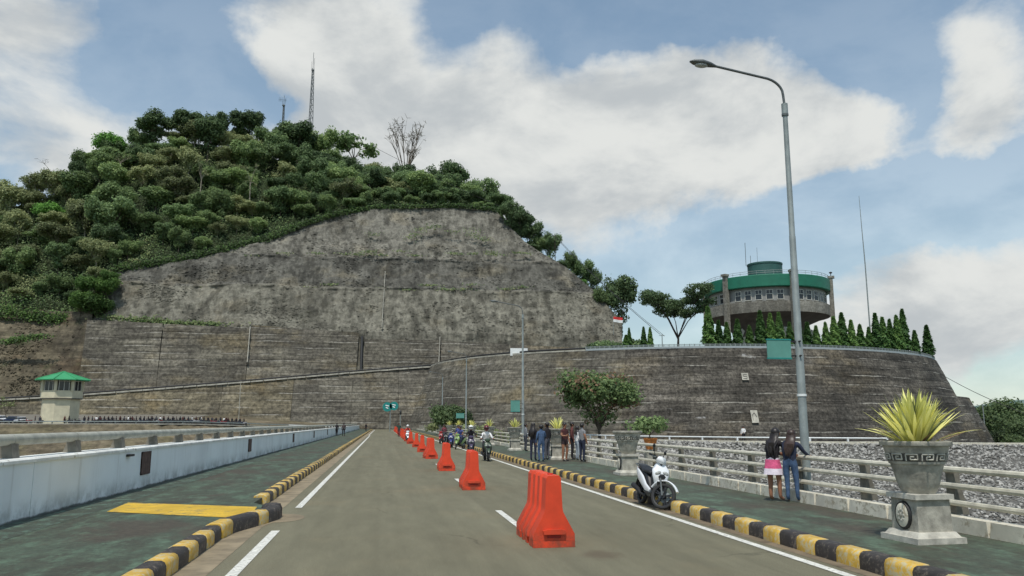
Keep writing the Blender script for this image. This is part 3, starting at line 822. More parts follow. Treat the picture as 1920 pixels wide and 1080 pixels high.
# ---------------------------------------------------------------- lower wall under the ledge, running into the round plateau wall
DC = (90.4, 247.0); DR = 76.5; DZ = 18.6; DB = .42
def drum_pt(a, z):
    r = DR + (DZ - z) * DB
    ext = 0.0
    if z < 8.6:
        ext = 3.2 * max(0.0, min(1.0, (a - R(-72)) / R(40)))
        r += ext * min(1, (8.6 - z) / .15)
    return (DC[0] + r * math.cos(a), DC[1] + r * math.sin(a), z)
dw = thing('plateau_wall', 'dark streaked round concrete wall carrying the plateau with the round building', 'retaining wall')
a_list = np.radians(np.linspace(-186, 20, 16))
lifts = np.arange(-6.5, DZ, 2.09); lifts = np.append(lifts, DZ)
for k in range(len(a_list) - 1):
    aa = np.linspace(a_list[k], a_list[k + 1], 9); rows = []
    for z0, z1 in zip(lifts[:-1], lifts[1:]):
        zs = [z0, z0 + .06, (z0 + z1) / 2, z1 - .02] if z0 < 8 or z0 > 8.7 else [z0, z0 + .06, 8.45, 8.6, z1 - .02]
        for z in zs:
            row = []
            for a in aa:
                x, y_, _ = drum_pt(a, z)
                off_ = .05 * (1 - (z - z0) / (z1 - z0)) + .13 * fbm(x * .25, y_ * .25, z * .8, 3)
                row.append((x + math.cos(a) * off_, y_ + math.sin(a) * off_, z))
            rows.append(row)
    link('wall_panel', grid_mesh('wall_panel', np.array(rows), M['drum_concrete' if a_list[k] > R(-118) else 'lift_concrete'], False), dw)
P = np.array([[(DC[0] + r * math.cos(a), DC[1] + r * math.sin(a), DZ - .02) for a in np.linspace(0, 2 * math.pi, 49)] for r in (.1, 20, 40, 60, DR - .1)])
link('plateau', grid_mesh('plateau', P, M['paving_grey']), kind='structure')
# straight part below the sloping ledge
lw = thing('ledge_wall', 'brown grey lower retaining wall below the sloping ledge at the end of the road', 'retaining wall')
X0, X1 = -150.0, 16.5
def ledge_z(x):
    pts = [(-150, 5.2), (-92, 8.7), (-40, 13.3), (-7, 16.6), (14, 18.4), (40, 18.6)]
    return float(np.interp(x, [p[0] for p in pts], [p[1] for p in pts]))
segs = [-150, -118, -92, -66, -46, -26, -9, 4.5, 16.5]
for a, b_ in zip(segs[:-1], segs[1:]):
    rows = []; pr = rnd.uniform(-.12, .12); lm = M['lift_tan' if a < -30 else 'lift_concrete']
    cols = np.linspace(a + .04, b_ - .04, 10)
    for li in range(-1, 10):
        z0, z1 = li * 2.05 - .4, (li + 1) * 2.05 - .4
        for z in (z0, z0 + .06, (z0 + z1) / 2, z1 - .02):
            row = []
            for x in cols:
                zt = ledge_z(x); zz = min(z, zt)
                y_ = 244 - (zt - zz) * .5 - (.04 * (1 - (z - z0) / (z1 - z0)) + pr + .16 * fbm(x * .2, zz * .6, 4, 3))
                row.append((x, y_, zz))
            rows.append(row)
    link('wall_panel', grid_mesh('wall_panel', np.array(rows), lm, False), lw)
lg = thing('ledge', 'pale broken concrete ledge kerb climbing across the slope wall', 'ledge')
xx = -150.0
while xx < 13:
    L = rnd.uniform(2.2, 4.5); x2 = min(xx + L, 14.2)
    mb = MB(); mb.bar((xx + .05, 243.9 + rnd.uniform(-.15, .15), ledge_z(xx) + .2), (x2 - .1, 243.9 + rnd.uniform(-.15, .15), ledge_z(x2) + .2 + rnd.uniform(-.06, .06)), .9, .42, M['pale_cap'])
    mb.build('ledge_stone', lg); xx = x2
def drum_arc(px, r):
    k = az_k(px); a = k * k + 1; b_ = -2 * (k * DC[0] + DC[1]); e = DC[0] ** 2 + DC[1] ** 2 - r * r
    t_ = (-b_ - math.sqrt(max(b_ * b_ - 4 * a * e, 0))) / (2 * a)
    return (k * t_, t_)
def az_k(px):
    v = ray(px, 560); return v[0] / v[1]
arc0 = math.atan2(drum_arc(1096, DR)[1] - DC[1], drum_arc(1096, DR)[0] - DC[0])
arc = [arc0 - q * 2.7 / DR for q in range(60)]
arc = [a for a in arc if DC[1] + DR * math.sin(a) < 244.5]
for a, b_ in zip(arc[:-1], arc[1:]):
    r_ = DR - .45 + rnd.uniform(-.12, .12); q = .96
    mb = MB(); mb.bar((DC[0] + r_ * math.cos(a), DC[1] + r_ * math.sin(a), DZ + .16), (DC[0] + r_ * math.cos(a + (b_ - a) * q), DC[1] + r_ * math.sin(a + (b_ - a) * q), DZ + .16 + rnd.uniform(-.05, .05)), .8, .40, M['pale_cap'])
    mb.build('ledge_stone', lg)
lp = thing('ledge_pipe', 'dark pipe laid along the ledge behind its pale kerb', 'pipe')
mb = MB(); mb.tube([(x, 244.9, ledge_z(x) + .75) for x in np.linspace(-150, 14, 24)] + [(DC[0] + (DR - 1.5) * math.cos(a), DC[1] + (DR - 1.5) * math.sin(a), DZ + .75) for a in arc[::-1]], .22, M['dark'], 8); mb.build('pipe', lp, 50)
mb = MB()
for x in np.linspace(-148, 12, 54): mb.box((x, 244.9, ledge_z(x) + .35), (.25, .25, .9), M['rail_post'])
mb.build('support', lp)
P = np.array([[(x, y_, ledge_z(x) + (0.0 if y_ < 252 else .2)) for x in np.linspace(-150, 16, 30)] for y_ in (243.9, 246, 252, 262)])
link('ledge_path', grid_mesh('ledge_path', P, M['lift_tan']), kind='structure')

# ---------------------------------------------------------------- hill
def Dlow(z): return 249 + .34 * z
def Dup(z):
    d_ = 261 + .60 * (z - 31)
    for zb, w_ in ((47.0, 1.5), (59.0, 1.9)):
        d_ += w_ * float(np.clip((z - zb) / .5, 0, 1))
    return d_
# lower panels of the slope wall
sw = thing('slope_wall', 'grey horizontally streaked concrete panels of the slope wall above the ledge', 'retaining wall')
for (xa, xb, yta, ytb, xbl, sk) in [(160, 302.8, 613, 617, 150, 9), (305, 467.4, 618, 622, 290, 9), (470, 672.5, 617, 628, 470, 9), (684, 823, 640, 640, 684, 0), (827, 955, 641, 645, 827, 0), (957, 1100, 646, 652, 957, 0), (1100, 1185, 650, 652, 1100, 0)]:
    rows = []; pr = rnd.uniform(-.25, .25)
    za = 1.8 + (793 - yta) * Dlow(30) / FPX; zb = 1.8 + (793 - ytb) * Dlow(30) / FPX
    cols = 13; nl = 13
    for li in range(nl):
        for fr in (0.0, .04, .5, .985):
            tt = (li + fr) / nl; row = []
            for c_ in range(cols):
                u = c_ / (cols - 1)
                px = xa + (xb - xa) * u; ztop = za + (zb - za) * u
                z = 3.0 + (ztop - 3.0) * tt
                s_ = ray(px - (1 - tt) * sk * (1 - u * .3), 640); k = s_[0] / s_[1]
                D = Dlow(z) + pr - .05 * (1 - fr) + .2 * fbm(px * .03, z * .5, 8, 3)
                row.append((k * D, D, z))
            rows.append(row)
    link('wall_panel', grid_mesh('wall_panel', np.array(rows), M['lift_concrete'], False), sw)
dp = thing('drain_pipe', 'dark vertical drain pipe in the seam between two slope wall panels', 'drain pipe')
mb = MB(); k = ray(678, 660); k = k[0] / k[1]
mb.tube([(k * (Dlow(z) - .3), Dlow(z) - .3, z) for z in (16, 20, 24, 29)], .42, M['dark'], 8); mb.build('pipe', dp, 50)

BX = [150, 178, 196, 211, 260, 340, 420, 500, 560, 620, 700, 780, 860, 930, 950, 985, 1020, 1060, 1120, 1165]
BY = [600, 600, 560, 508, 500, 490, 470, 450, 425, 406, 392, 390, 389, 395, 420, 455, 478, 500, 550, 605]
def face_top(px):
    yb = float(np.interp(px, BX, BY))
    D = 275.0
    for _ in range(30):
        v = ray(px, yb); z = CAM_H + v[2] * D / v[1]; D = Dup(max(z, 31))
    return z, D
def az_k(px):
    v = ray(px, 560); return v[0] / v[1]
LIPW = [.8]
def lip(z): return sum(LIPW[0] * max(0.0, 1 - abs(z - zb + .5) / .7) for zb in (47.0, 59.0))
cols = list(np.linspace(172, 1165, 340)); NR = 190
P = np.zeros((NR, len(cols) + 3, 3))
for j, px in enumerate(cols):
    zt, Dt = face_top(px); k = az_k(px); zmin_ = 23.0
    for i in range(NR):
        z = zmin_ + (zt - zmin_) * (i - 3) / (NR - 4) if i >= 3 else 1.0 + (zmin_ - 1.0) * i / 3
        x = k * 270
        wob = 1.8 * fbm(x * .022, 0, 2, 4); LIPW[0] = max(0.0, .28 + 1.3 * fbm(x * .05, (z // 12) * 3.3, 12, 3))
        D = Dup(z + wob) - lip(z + wob) if z > 31 else Dlow(z) + 1.2
        edge_ = min(1.0, (1180 - px) / 120)
        D += (1.5 * fbm(x * .03, z * .05, 5, 3) + .75 * fbm(x * .11, z * .14, 9, 4) + .40 * fbm(x * .45, z * .5, 7, 5)) * edge_ - .35
        P[i, j] = (k * D, D, z)
for q, (dx, dy) in enumerate(((1.0, 6), (-1, 22), (-8, 60))):
    for i in range(NR): P[i, len(cols) + q] = P[i, len(cols) - 1] + np.array([dx, dy, 0])
link('hill_face', grid_mesh('hill_face', P, M['shotcrete']), kind='structure')
# lumps of sprayed concrete and loose rock standing proud of the face, mostly in rough patches below the benches
VV = []; FF = []; off = 0; cnt = 0
FP = P
while cnt < 3800:
    j = int(rg.integers(0, FP.shape[1] - 4)); i = int(rg.integers(6, NR - 1)); p = FP[i, j]
    rough = fbm(p[0] * .05, p[2] * .09, 31, 4)
    bench = max(math.exp(-abs(p[2] - 47.6) / .7), math.exp(-abs(p[2] - 59.6) / .7), math.exp(-abs(p[2] - 32.0) / .9))
    if rg.uniform() > max(0, rough * 1.6) + bench * .75 + .02: continue
    s_ = rg.uniform(.12, .34) * (1.35 if rg.uniform() < .12 else 1)
    put_stone(p[0], p[1] - .04, p[2], s_); cnt += 1
    VV[-1] = (VV[-1] - p) * np.array([1.3, .8, .9]) + p
VV = np.concatenate(VV); FF = np.concatenate(FF)
me = bpy.data.meshes.new('rock_lumps'); me.from_pydata(VV.tolist(), [], FF.tolist()); me.materials.append(M['shotcrete']); me.update()
link('rock_lumps', me, kind='stuff')
# earth bank left of the concrete
cols = list(np.linspace(-420, 176, 60)); P = np.zeros((40, len(cols), 3))
for j, px in enumerate(cols):
    k = az_k(px); yb = float(np.interp(px, [-420, -100, 0, 60, 120, 150, 176], [600, 580, 588, 592, 600, 602, 602]))
    zt = CAM_H + (793 - yb) * 268 / FPX
    for i in range(40):
        z = 1.0 + (zt - 1.0) * i / 39; x = k * 260
        D = 246 + .62 * z + 2.0 * fbm(x * .05, z * .06, 15, 4) + .4 * fbm(x * .3, z * .3, 3, 3)
        if px > 120: D += (px - 120) / 56 * (Dlow(z) + .4 - D)
        P[i, j] = (k * D, D, z)
link('earth_bank', grid_mesh('earth_bank', P, M['bank_earth']), kind='structure')
VV = []; FF = []; off = 0; cnt = 0
while cnt < 2600:
    j = int(rg.integers(20, P.shape[1] - 1)); i = int(rg.integers(1, 39)); p = P[i, j] + (P[i - 1, j] - P[i, j]) * rg.uniform()
    if rg.uniform() > max(0, fbm(p[0] * .06, p[2] * .12, 3, 4) * 2.2) + .05: continue
    put_stone(p[0] + rg.uniform(-1, 1), p[1] - .05, p[2], rg.uniform(.14, .42)); cnt += 1
VV = np.concatenate(VV); FF = np.concatenate(FF)
me = bpy.data.meshes.new('bank_rocks'); me.from_pydata(VV.tolist(), [], FF.tolist()); me.materials.append(M['bank_earth']); me.update()
link('bank_rocks', me, kind='stuff')
# wooded hill top
SX = [-420, -200, -60, 0, 60, 110, 150, 185, 260, 330, 440, 520, 620, 660, 700, 760, 830, 900, 940, 985, 1030, 1090, 1165, 1200]
SY = [480, 425, 392, 362, 344, 322, 280, 262, 236, 226, 232, 252, 280, 288, 305, 320, 322, 348, 392, 452, 482, 515, 598, 640]   # crown line
TB_X = [-420, -100, 0, 100, 150] ; TB_Y = [604, 584, 592, 596, 604]
def base_pt(px):
    if px < 160:
        yb = float(np.interp(px, TB_X, TB_Y)); D = 246 + .62 * ((793 - yb) * 268 / FPX) + 1; z = CAM_H + (793 - yb) * 268 / FPX
    else:
        z, D = face_top(min(px, 1165))
    return z, D
def hill_pt(px, t_):
    """t 0 at the lower edge of the trees, 1 on the ridge, beyond 1 down the back"""
    z0, D0 = base_pt(px); k = az_k(px)
    yr = float(np.interp(px, SX, SY))
    Dr = D0 + (58 if px < 800 else max(10, 58 - (px - 800) * .28))
    zr = CAM_H + (793 - yr) * Dr / FPX - (11.5 if px < 930 else 5.5)
    zr = max(zr, z0 - 3) if px < 985 else min(max(zr, z0 - 6), z0 - .5)
    if t_ <= 1:
        D = D0 + .6 + (Dr - D0) * t_; z = z0 - .4 + (zr - z0) * (t_ ** .9)
    else:
        D = Dr + (t_ - 1) * 90; z = zr - (t_ - 1) ** 1.4 * 60
    return np.array([k * D, D, z])
cols = list(np.linspace(-420, 1160, 120)); ts = list(np.linspace(0, 1, 16)) + [1.15, 1.4, 1.8, 2.3]
P = np.array([[hill_pt(px, t_) for px in cols] for t_ in ts])
for i in range(1, P.shape[0]):
    for j in range(P.shape[1]): P[i, j, 2] += 1.0 * fbm(P[i, j, 0] * .05, P[i, j, 1] * .05, 6, 3)
link('hill', grid_mesh('hill', P, M['hill_soil']), kind='structure')
# low land and ridge far on the right
P = np.array([[(x, y_ + 0, h) for x in np.linspace(300, 3200, 60)] for (y_, h) in ((1250, -14), (1400, 20), (1550, 44), (1800, 30), (2400, -14))])
for i in range(1, 4):
    for j in range(60): P[i, j, 2] += 16 * fbm(P[i, j, 0] * .003, i * .4, 2, 4)
link('far_ridge', grid_mesh('far_ridge', P, M['far_hill']), kind='structure')
# ================================================================== PEOPLE
def person(label, loc, yaw, height, skin, top, bottom, shoe, hair, group=None, hairlen='short', pose=None, sleeves='long', legs='long', helmet=None, skirt=None, sub=2, vest=None):
    """one skinned body; the figure faces local +Y"""
    J = dict(pel=(0, 0, .94, .125), wai=(0, .0, 1.06, .115), che=(0, .0, 1.25, .135), nek=(0, -.01, 1.42, .062), hd0=(0, .012, 1.49, .066), hd1=(0, .02, 1.575, .092), hd2=(0, .012, 1.65, .068), nos=(0, .115, 1.56, .016),
             lsh=(-.165, -.005, 1.365, .062), lel=(-.225, -.03, 1.11, .046), lwr=(-.225, .06, .885, .033), lha=(-.225, .085, .82, .036),
             rsh=(.165, -.005, 1.365, .062), rel=(.225, -.03, 1.11, .046), rwr=(.225, .06, .885, .033), rha=(.225, .085, .82, .036),
             lhi=(-.092, 0, .87, .098), lkn=(-.10, .015, .50, .066), lan=(-.10, -.02, .09, .043), lto=(-.115, .13, .04, .038),
             rhi=(.092, 0, .87, .098), rkn=(.10, .015, .50, .066), ran=(.10, -.02, .09, .043), rto=(.115, .13, .04, .038))
    for k, v in (pose or {}).items(): J[k] = tuple(v) + (J[k][3],) if len(v) == 3 else tuple(v)
    B = [('pel', 'wai', 'top'), ('wai', 'che', 'top'), ('che', 'nek', 'top'), ('nek', 'hd0', 'skin'), ('hd0', 'hd1', 'skin'), ('hd1', 'hd2', 'skin'), ('hd1', 'nos', 'skin'),
         ('pel', 'lhi', 'bot'), ('lhi', 'lkn', 'bot'), ('lkn', 'lan', 'shin'), ('lan', 'lto', 'shoe'), ('pel', 'rhi', 'bot'), ('rhi', 'rkn', 'bot'), ('rkn', 'ran', 'shin'), ('ran', 'rto', 'shoe')]
    for s_ in 'lr':
        B += [('che', s_ + 'sh', 'top'), (s_ + 'sh', s_ + 'el', 'top'), (s_ + 'el', s_ + 'wr', 'fore'), (s_ + 'wr', s_ + 'ha', 'hand')]
        w, h = Vector(J[s_ + 'wr'][:3]), Vector(J[s_ + 'ha'][:3]); d = (h - w).normalized()
        side = d.cross(Vector((0, 1, .2))).normalized()
        sg = 1 if s_ == 'l' else -1
        for q, (o_, L) in enumerate(((-.027, .062), (-.009, .074), (.009, .070), (.027, .055))):
            a = h + side * o_ + d * .012; bpt = a + d * L * .6 + Vector((0, 0, 0)); c_ = bpt + (d * .6 + Vector((0, .35, 0))).normalized() * L * .4
            n0, n1, n2 = s_ + 'f%da' % q, s_ + 'f%db' % q, s_ + 'f%dc' % q
            J[n0] = tuple(a) + (.011,); J[n1] = tuple(bpt) + (.009,); J[n2] = tuple(c_) + (.008,)
            B += [(s_ + 'ha', n0, 'hand'), (n0, n1, 'hand'), (n1, n2, 'hand')]
        a = w + d * .03 + side * .03 * sg + Vector((0, .01, 0)); bpt = a + d * .045 + side * .02 * sg
        J[s_ + 'ta'] = tuple(a) + (.013,); J[s_ + 'tb'] = tuple(bpt) + (.010,)
        B += [(s_ + 'wr', s_ + 'ta', 'hand'), (s_ + 'ta', s_ + 'tb', 'hand')]
    names = list(J); ix = {n: i for i, n in enumerate(names)}
    me = bpy.data.meshes.new('tmp')
    me.from_pydata([J[n][:3] for n in names], [(ix[a], ix[b_]) for a, b_, _ in B], [])
    o = bpy.data.objects.new('tmp', me); COL.objects.link(o)
    o.modifiers.new('s', 'SKIN'); sm = o.modifiers.new('u', 'SUBSURF'); sm.levels = sub - 1; sm.render_levels = sub - 1
    for i, n in enumerate(names):
        sv = me.skin_vertices[0].data[i]; r = J[n][3]; sv.radius = (r, r); sv.use_root = (n == 'pel')
    dg = bpy.context.evaluated_depsgraph_get()
    bm_ = bpy.data.meshes.new_from_object(o.evaluated_get(dg))
    bpy.data.objects.remove(o); bpy.data.meshes.remove(me)
    co = np.empty(len(bm_.vertices) * 3, np.float32); bm_.vertices.foreach_get('co', co); co = co.reshape(-1, 3)
    tors = [Vector(J[n][:3]) for n in ('pel', 'wai', 'che')]
    seg = np.array([[J[a][:3], J[b_][:3]] for a, b_, _ in B]); lab = [l for *_, l in B]
    rad = np.array([(J[a][3] + J[b_][3]) / 2 for a, b_, _ in B])
    def nearest(P):
        d_ = seg[:, 1] - seg[:, 0]; L2 = (d_ ** 2).sum(1) + 1e-9
        t_ = np.clip(((P[:, None] - seg[None, :, 0]) * d_[None]).sum(-1) / L2[None], 0, 1)
        q = seg[None, :, 0] + t_[..., None] * d_[None]
        return (np.linalg.norm(P[:, None] - q, axis=-1) - rad[None]).argmin(1), t_
    nb, tt = nearest(co)
    for i, k in enumerate(nb):
        if lab[k] == 'top' and k < 3: co[i, 0] = J['wai'][0] + (co[i, 0] - J['wai'][0]) * 1.22; co[i, 1] = J['wai'][1] + (co[i, 1] - J['wai'][1]) * .88
    bm_.vertices.foreach_set('co', co.reshape(-1))
    mats = {'skin': skin, 'top': top, 'bot': bottom, 'shoe': shoe, 'hand': skin}
    mats['fore'] = top if sleeves == 'long' else skin
    mats['shin'] = bottom if legs == 'long' else skin
    bm_.materials.clear(); ml = []
    cen = np.array([p.center[:] for p in bm_.polygons]); nb, tt = nearest(cen); mi = []
    for i, k in enumerate(nb):
        mt = mats[lab[k]]
        if lab[k] == 'top' and k >= 15 and sleeves == 'none': mt = skin
        if lab[k] == 'top' and sleeves == 'short' and k >= 15 and B[k][1][1:] == 'el' and tt[i, k] > .55: mt = skin
        if lab[k] == 'bot' and legs == 'bare' and B[k][1][1:] == 'kn' and tt[i, k] > .35: mt = skin
        if lab[k] == 'top' and B[k][0] == 'pel' and tt[i, k] < .25: mt = bottom
        if mt not in ml: ml.append(mt)
        mi.append(ml.index(mt))
    for mt in ml: bm_.materials.append(mt)
    bm_.polygons.foreach_set('material_index', mi); bm_.polygons.foreach_set('use_smooth', [True] * len(mi)); bm_.update()
    s_ = height / 1.70
    root = link('person', bm_, None, loc, yaw, label, 'person', group); root.scale = (s_, s_, s_)
    h0, h1 = Vector(J['hd0'][:3]), Vector(J['hd1'][:3]); hz = Vector(J['hd2'][:3])
    # face
    mb = MB()
    for q in (-1, 1):
        mb.ell(h1 + Vector((q * .033, .083, .005)), (.012, .008, .009), M['dark'], 6, 4)
        mb.ell(h1 + Vector((q * .095, .0, -.01)), (.012, .022, .032), skin, 6, 4)
    mb.ell(h1 + Vector((0, .082, -.048)), (.024, .008, .008), flat(150, 80, 75), 6, 4)
    mb.build('face', root, 60)
    mb = MB()
    if helmet is not None:
        mb.ell(h1 + Vector((0, -.01, .035)), (.135, .15, .135), helmet, 14, 8); mb.build('helmet', root, 60)
        mb = MB(); mb.ell(h1 + Vector((0, .05, .03)), (.118, .10, .05), M['glass'], 12, 6); mb.build('visor', root, 60)
    elif hairlen == 'scarf':
        mb.ell(h1 + Vector((0, -.02, .012)), (.115, .115, .13), hair, 12, 8)
        mb.loft([(h0 + Vector((0, -.02, .02)), (.10, 0, 0), (0, .09, 0)), (h0 + Vector((0, -.02, -.10)), (.17, 0, 0), (0, .13, 0)), (h0 + Vector((0, -.02, -.22)), (.20, 0, 0), (0, .16, 0))], hair, 12)
        mb.build('headscarf', root, 60)
    else:
        mb.ell(h1 + Vector((0, -.022, .028)), (.108, .108, .105), hair, 12, 8)
        if hairlen == 'long':
            ch = Vector(J['che'][:3])
            mb.loft([(h1 + Vector((0, -.035, .06)), (.09, 0, 0), (0, .075, 0)), (h1 + Vector((0, -.06, -.03)), (.112, 0, 0), (0, .068, 0)), (h0 + Vector((0, -.085, -.04)), (.115, 0, 0), (0, .058, 0)),
                     (ch + Vector((.01, -.155, .10)), (.125, 0, 0), (0, .045, 0)), (ch + Vector((.0, -.165, -.03)), (.105, 0, 0), (0, .035, 0)), (ch + Vector((-.01, -.155, -.14)), (.05, 0, 0), (0, .02, 0))], hair, 14)
            for _ in range(9):
                xo = rnd.uniform(-.11, .11)
                mb.tube([h1 + Vector((xo * .8, -.08, 0)), h0 + Vector((xo, -.13, -.08)), ch + Vector((xo * 1.05, -.195, 0)), ch + Vector((xo * .95 + rnd.uniform(-.03, .03), -.18, -.16 + rnd.uniform(-.05, .04)))], [.02, .022, .018, .006], hair, 5)
        mb.build('hair', root, 60)
    if skirt is not None:
        (m0, m1, zt, zb) = skirt; mb = MB(); n = 20; p = Vector(J['pel'][:3]); rings = []
        for q in range(6):
            u = q / 5; z = zt + (zb - zt) * u
            rings.append([(p.x + (.165 + .06 * u + .018 * u * math.sin(5 * 2 * math.pi * j / n)) * math.cos(2 * math.pi * j / n), p.y + (.125 + .06 * u + .018 * u * math.sin(5 * 2 * math.pi * j / n)) * math.sin(2 * math.pi * j / n), z) for j in range(n)])
        mb.rings(rings[:4], m0, False); mb.rings(rings[3:], m1, False); mb.build('skirt', root, 60)
    return root

SKIN = simple('skin', lin(150, 104, 78), .6, .08, 8)
HAIR = simple('hair_dark', lin(34, 27, 25), .45, .3, 20)
HAIRB = simple('hair_brown', lin(56, 40, 34), .45, .3, 20)
DENIM = simple('denim', lin(66, 88, 118), .9, .35, 9)
NAVY = simple('navy_denim', lin(36, 42, 62), .9, .35, 9)
BLACKC = simple('black_cloth', lin(34, 30, 34), .9, .3, 8)
MAROON = simple('maroon_cloth', lin(72, 36, 36), .9, .35, 8)
PINK = simple('pink_cloth', lin(214, 92, 132), .9, .25, 14)
SHOE = flat(58, 50, 46)

# ================================================================== VEHICLES
def wheel(parent, name, loc, r, w, steer=None, rim_mat=None):
    """tyre, spoked rim and disc round the X axis"""
    mb = MB(); rings = 20
    prof = [(r * .80, -w * .42), (r * .9, -w * .5), (r * .975, -w * .36), (r, 0), (r * .975, w * .36), (r * .9, w * .5), (r * .80, w * .42)]
    rr = [[(x_, math.cos(2 * math.pi * j / 28) * q, math.sin(2 * math.pi * j / 28) * q) for q, x_ in prof] for j in range(28)]
    mb.rings(rr, M['tyre'], False, True)
    rimm = rim_mat or M['black_plastic']
    mr = MB()
    pr = [(r * .80, -w * .42), (r * .74, -w * .36), (r * .73, 0), (r * .74, w * .36), (r * .80, w * .42)]
    mr.rings([[(x_, math.cos(2 * math.pi * j / 28) * q, math.sin(2 * math.pi * j / 28) * q) for q, x_ in pr] for j in range(28)], rimm, False, True)
    for k in range(5):
        a = 2 * math.pi * k / 5 + .3
        for da in (-.13, .13):
            mr.bar((0, math.cos(a) * r * .16, math.sin(a) * r * .16), (0, math.cos(a + da) * r * .76, math.sin(a + da) * r * .76), .035, .022, rimm)
    mr.tube([(-w * .55, 0, 0), (w * .55, 0, 0)], r * .20, rimm, 12)
    md = MB(); md.tube([(-w * .62, 0, 0), (-w * .56, 0, 0)], r * .46, M['galv'], 20)
    T = Matrix.Translation(loc)
    if steer is not None: T = steer @ T
    for q in (mb, mr, md): q.xform(T)
    t_ = mb.build(name, parent, 50); mr.build('rim', t_, 40); md.build('brake_disc', t_, 40)
    return t_

def scooter(label, loc, yaw, body, inner, steer_deg=0.0, group=None, lean=0.0, rider=False):
    t = thing('scooter', label, 'motor scooter', loc, yaw, group)
    t.rotation_euler.y = lean
    ax = Vector((0, .25, 1)).normalized(); piv = Vector((0, .46, .75))
    S = Matrix.Translation(piv) @ Matrix.Rotation(R(steer_deg), 4, Vector((0, -.32, 1)).normalized()) @ Matrix.Translation(-piv)
    wheel(t, 'front_wheel', (0, .66, .275), .275, .09, S)
    wheel(t, 'rear_wheel', (0, -.62, .275), .275, .10)
    # front fork and fender turn with the bars
    mb = MB()
    for q in (-1, 1): mb.tube([(q * .075, .66, .275), (q * .075, .52, .62)], .022, M['galv_dark'], 8)
    mb.tube([(-.075, .50, .66), (.075, .50, .66)], .03, M['dark'], 8); mb.tube([(0, .50, .62), (0, .40, .98)], .028, M['dark'], 8)
    mb.xform(S).build('fork', t, 50)
    mb = MB(); secs = []
    for a in np.linspace(R(28), R(158), 14):
        cy, cz = .66 + math.cos(a) * .315, .275 + math.sin(a) * .315; ww = .078 * (1 - .25 * abs((a - R(95)) / R(65)) ** 3)
        rad = Vector((0, math.cos(a), math.sin(a))); secs.append(((0, cy, cz), (ww, 0, 0), rad * .020))
    mb.loft(secs, body, 10, .7).xform(S).build('front_fender', t, 50)
    mb = MB()
    mb.loft([((0, .30, .98), (.03, 0, 0), (0, .03, .02)), ((0, .36, 1.0), (.15, 0, 0), (0, .03, .075)), ((0, .44, .99), (.13, 0, 0), (0, .03, .07)), ((0, .49, .95), (.07, 0, 0), (0, .01, .035))], body, 14, .8)
    mb.xform(S).build('handlebar_cowl', t, 50)
    mb = MB(); mb.tube([(-.34, .27, 1.02), (-.12, .36, 1.02), (.12, .36, 1.02), (.34, .27, 1.02)], .016, M['dark'], 8)
    for q in (-1, 1):
        mb.tube([(q * .25, .305, 1.02), (q * .36, .262, 1.02)], .021, M['black_plastic'], 8)
        mb.tube([(q * .22, .36, 1.01), (q * .34, .31, .99)], .008, M['galv'], 6)
    hb = mb.xform(S).build('handlebar', t, 50)
    for q in (-1, 1):
        mb = MB(); mb.tube([(q * .20, .32, 1.03), (q * .25, .30, 1.14), (q * .29, .30, 1.20)], .007, M['dark'], 6); mb.ell((q * .31, .295, 1.225), (.062, .018, .042), M['black_plastic'], 10, 6); mb.xform(S).build('mirror', t, 60)
    # front apron
    mb = MB()
    mb.loft([((0, .40, .40), (.06, 0, 0), (0, .03, 0)), ((0, .46, .52), (.13, 0, 0), (0, .075, 0)), ((0, .47, .68), (.185, 0, 0), (0, .085, 0)), ((0, .44, .80), (.19, 0, 0), (0, .07, 0)), ((0, .39, .90), (.12, 0, 0), (0, .05, 0)), ((0, .36, .95), (.06, 0, 0), (0, .03, 0))], body, 14, .75)
    ap_ = mb.build('front_apron', t, 45)
    mb = MB(); mb.loft([((0, .555, .60), (.05, 0, 0), (0, .012, 0)), ((0, .565, .66), (.085, 0, 0), (0, .012, 0)), ((0, .555, .715), (.04, 0, 0), (0, .012, 0))], inner, 10, .7); mb.loft([((0, .50, .44), (.07, 0, 0), (0, .04, 0)), ((0, .545, .56), (.10, 0, 0), (0, .02, 0))], inner, 10, .7); mb.build('apron_grille', t, 45)
    mb = MB()
    for q in (-1, 1): mb.ell((q * .085, .535, .735), (.07, .022, .038), M['lamp_glass'], 10, 6, Matrix.Rotation(q * .35, 3, 'Y'))
    mb.build('headlight', t, 60)
    mb = MB(); mb.loft([((0, .36, .34), (.13, 0, 0), (0, .025, 0)), ((0, .36, .60), (.18, 0, 0), (0, .025, 0)), ((0, .34, .86), (.13, 0, 0), (0, .03, 0))], inner, 12, .6); mb.build('leg_shield', t, 45)
    mb = MB(); mb.loft([((0, .36, .30), (.15, 0, 0), (0, 0, .035)), ((0, .10, .29), (.16, 0, 0), (0, 0, .035)), ((0, -.16, .32), (.15, 0, 0), (0, 0, .05))], inner, 12, .6); mb.build('floorboard', t, 45)
    mb = MB(); mb.loft([((0, .0, .33), (.10, 0, 0), (0, .05, .06)), ((0, -.10, .50), (.13, 0, 0), (0, .08, .08)), ((0, -.16, .62), (.12, 0, 0), (0, .05, .05))], inner, 12, .7); mb.build('seat_post_cover', t, 45)
    for q in (-1, 1):
        mb = MB(); mb.loft([((q * .13, .26, .34), (.022, 0, 0), (0, .02, .035)), ((q * .155, .02, .40), (.024, 0, 0), (0, .02, .075)), ((q * .155, -.22, .52), (.028, 0, 0), (0, .02, .11)), ((q * .145, -.50, .62), (.03, 0, 0), (0, .02, .10)), ((q * .11, -.78, .72), (.022, 0, 0), (0, .02, .06)), ((q * .07, -.93, .78), (.012, 0, 0), (0, .01, .02))], body, 12, .8)
        mb.build('side_panel', t, 45)
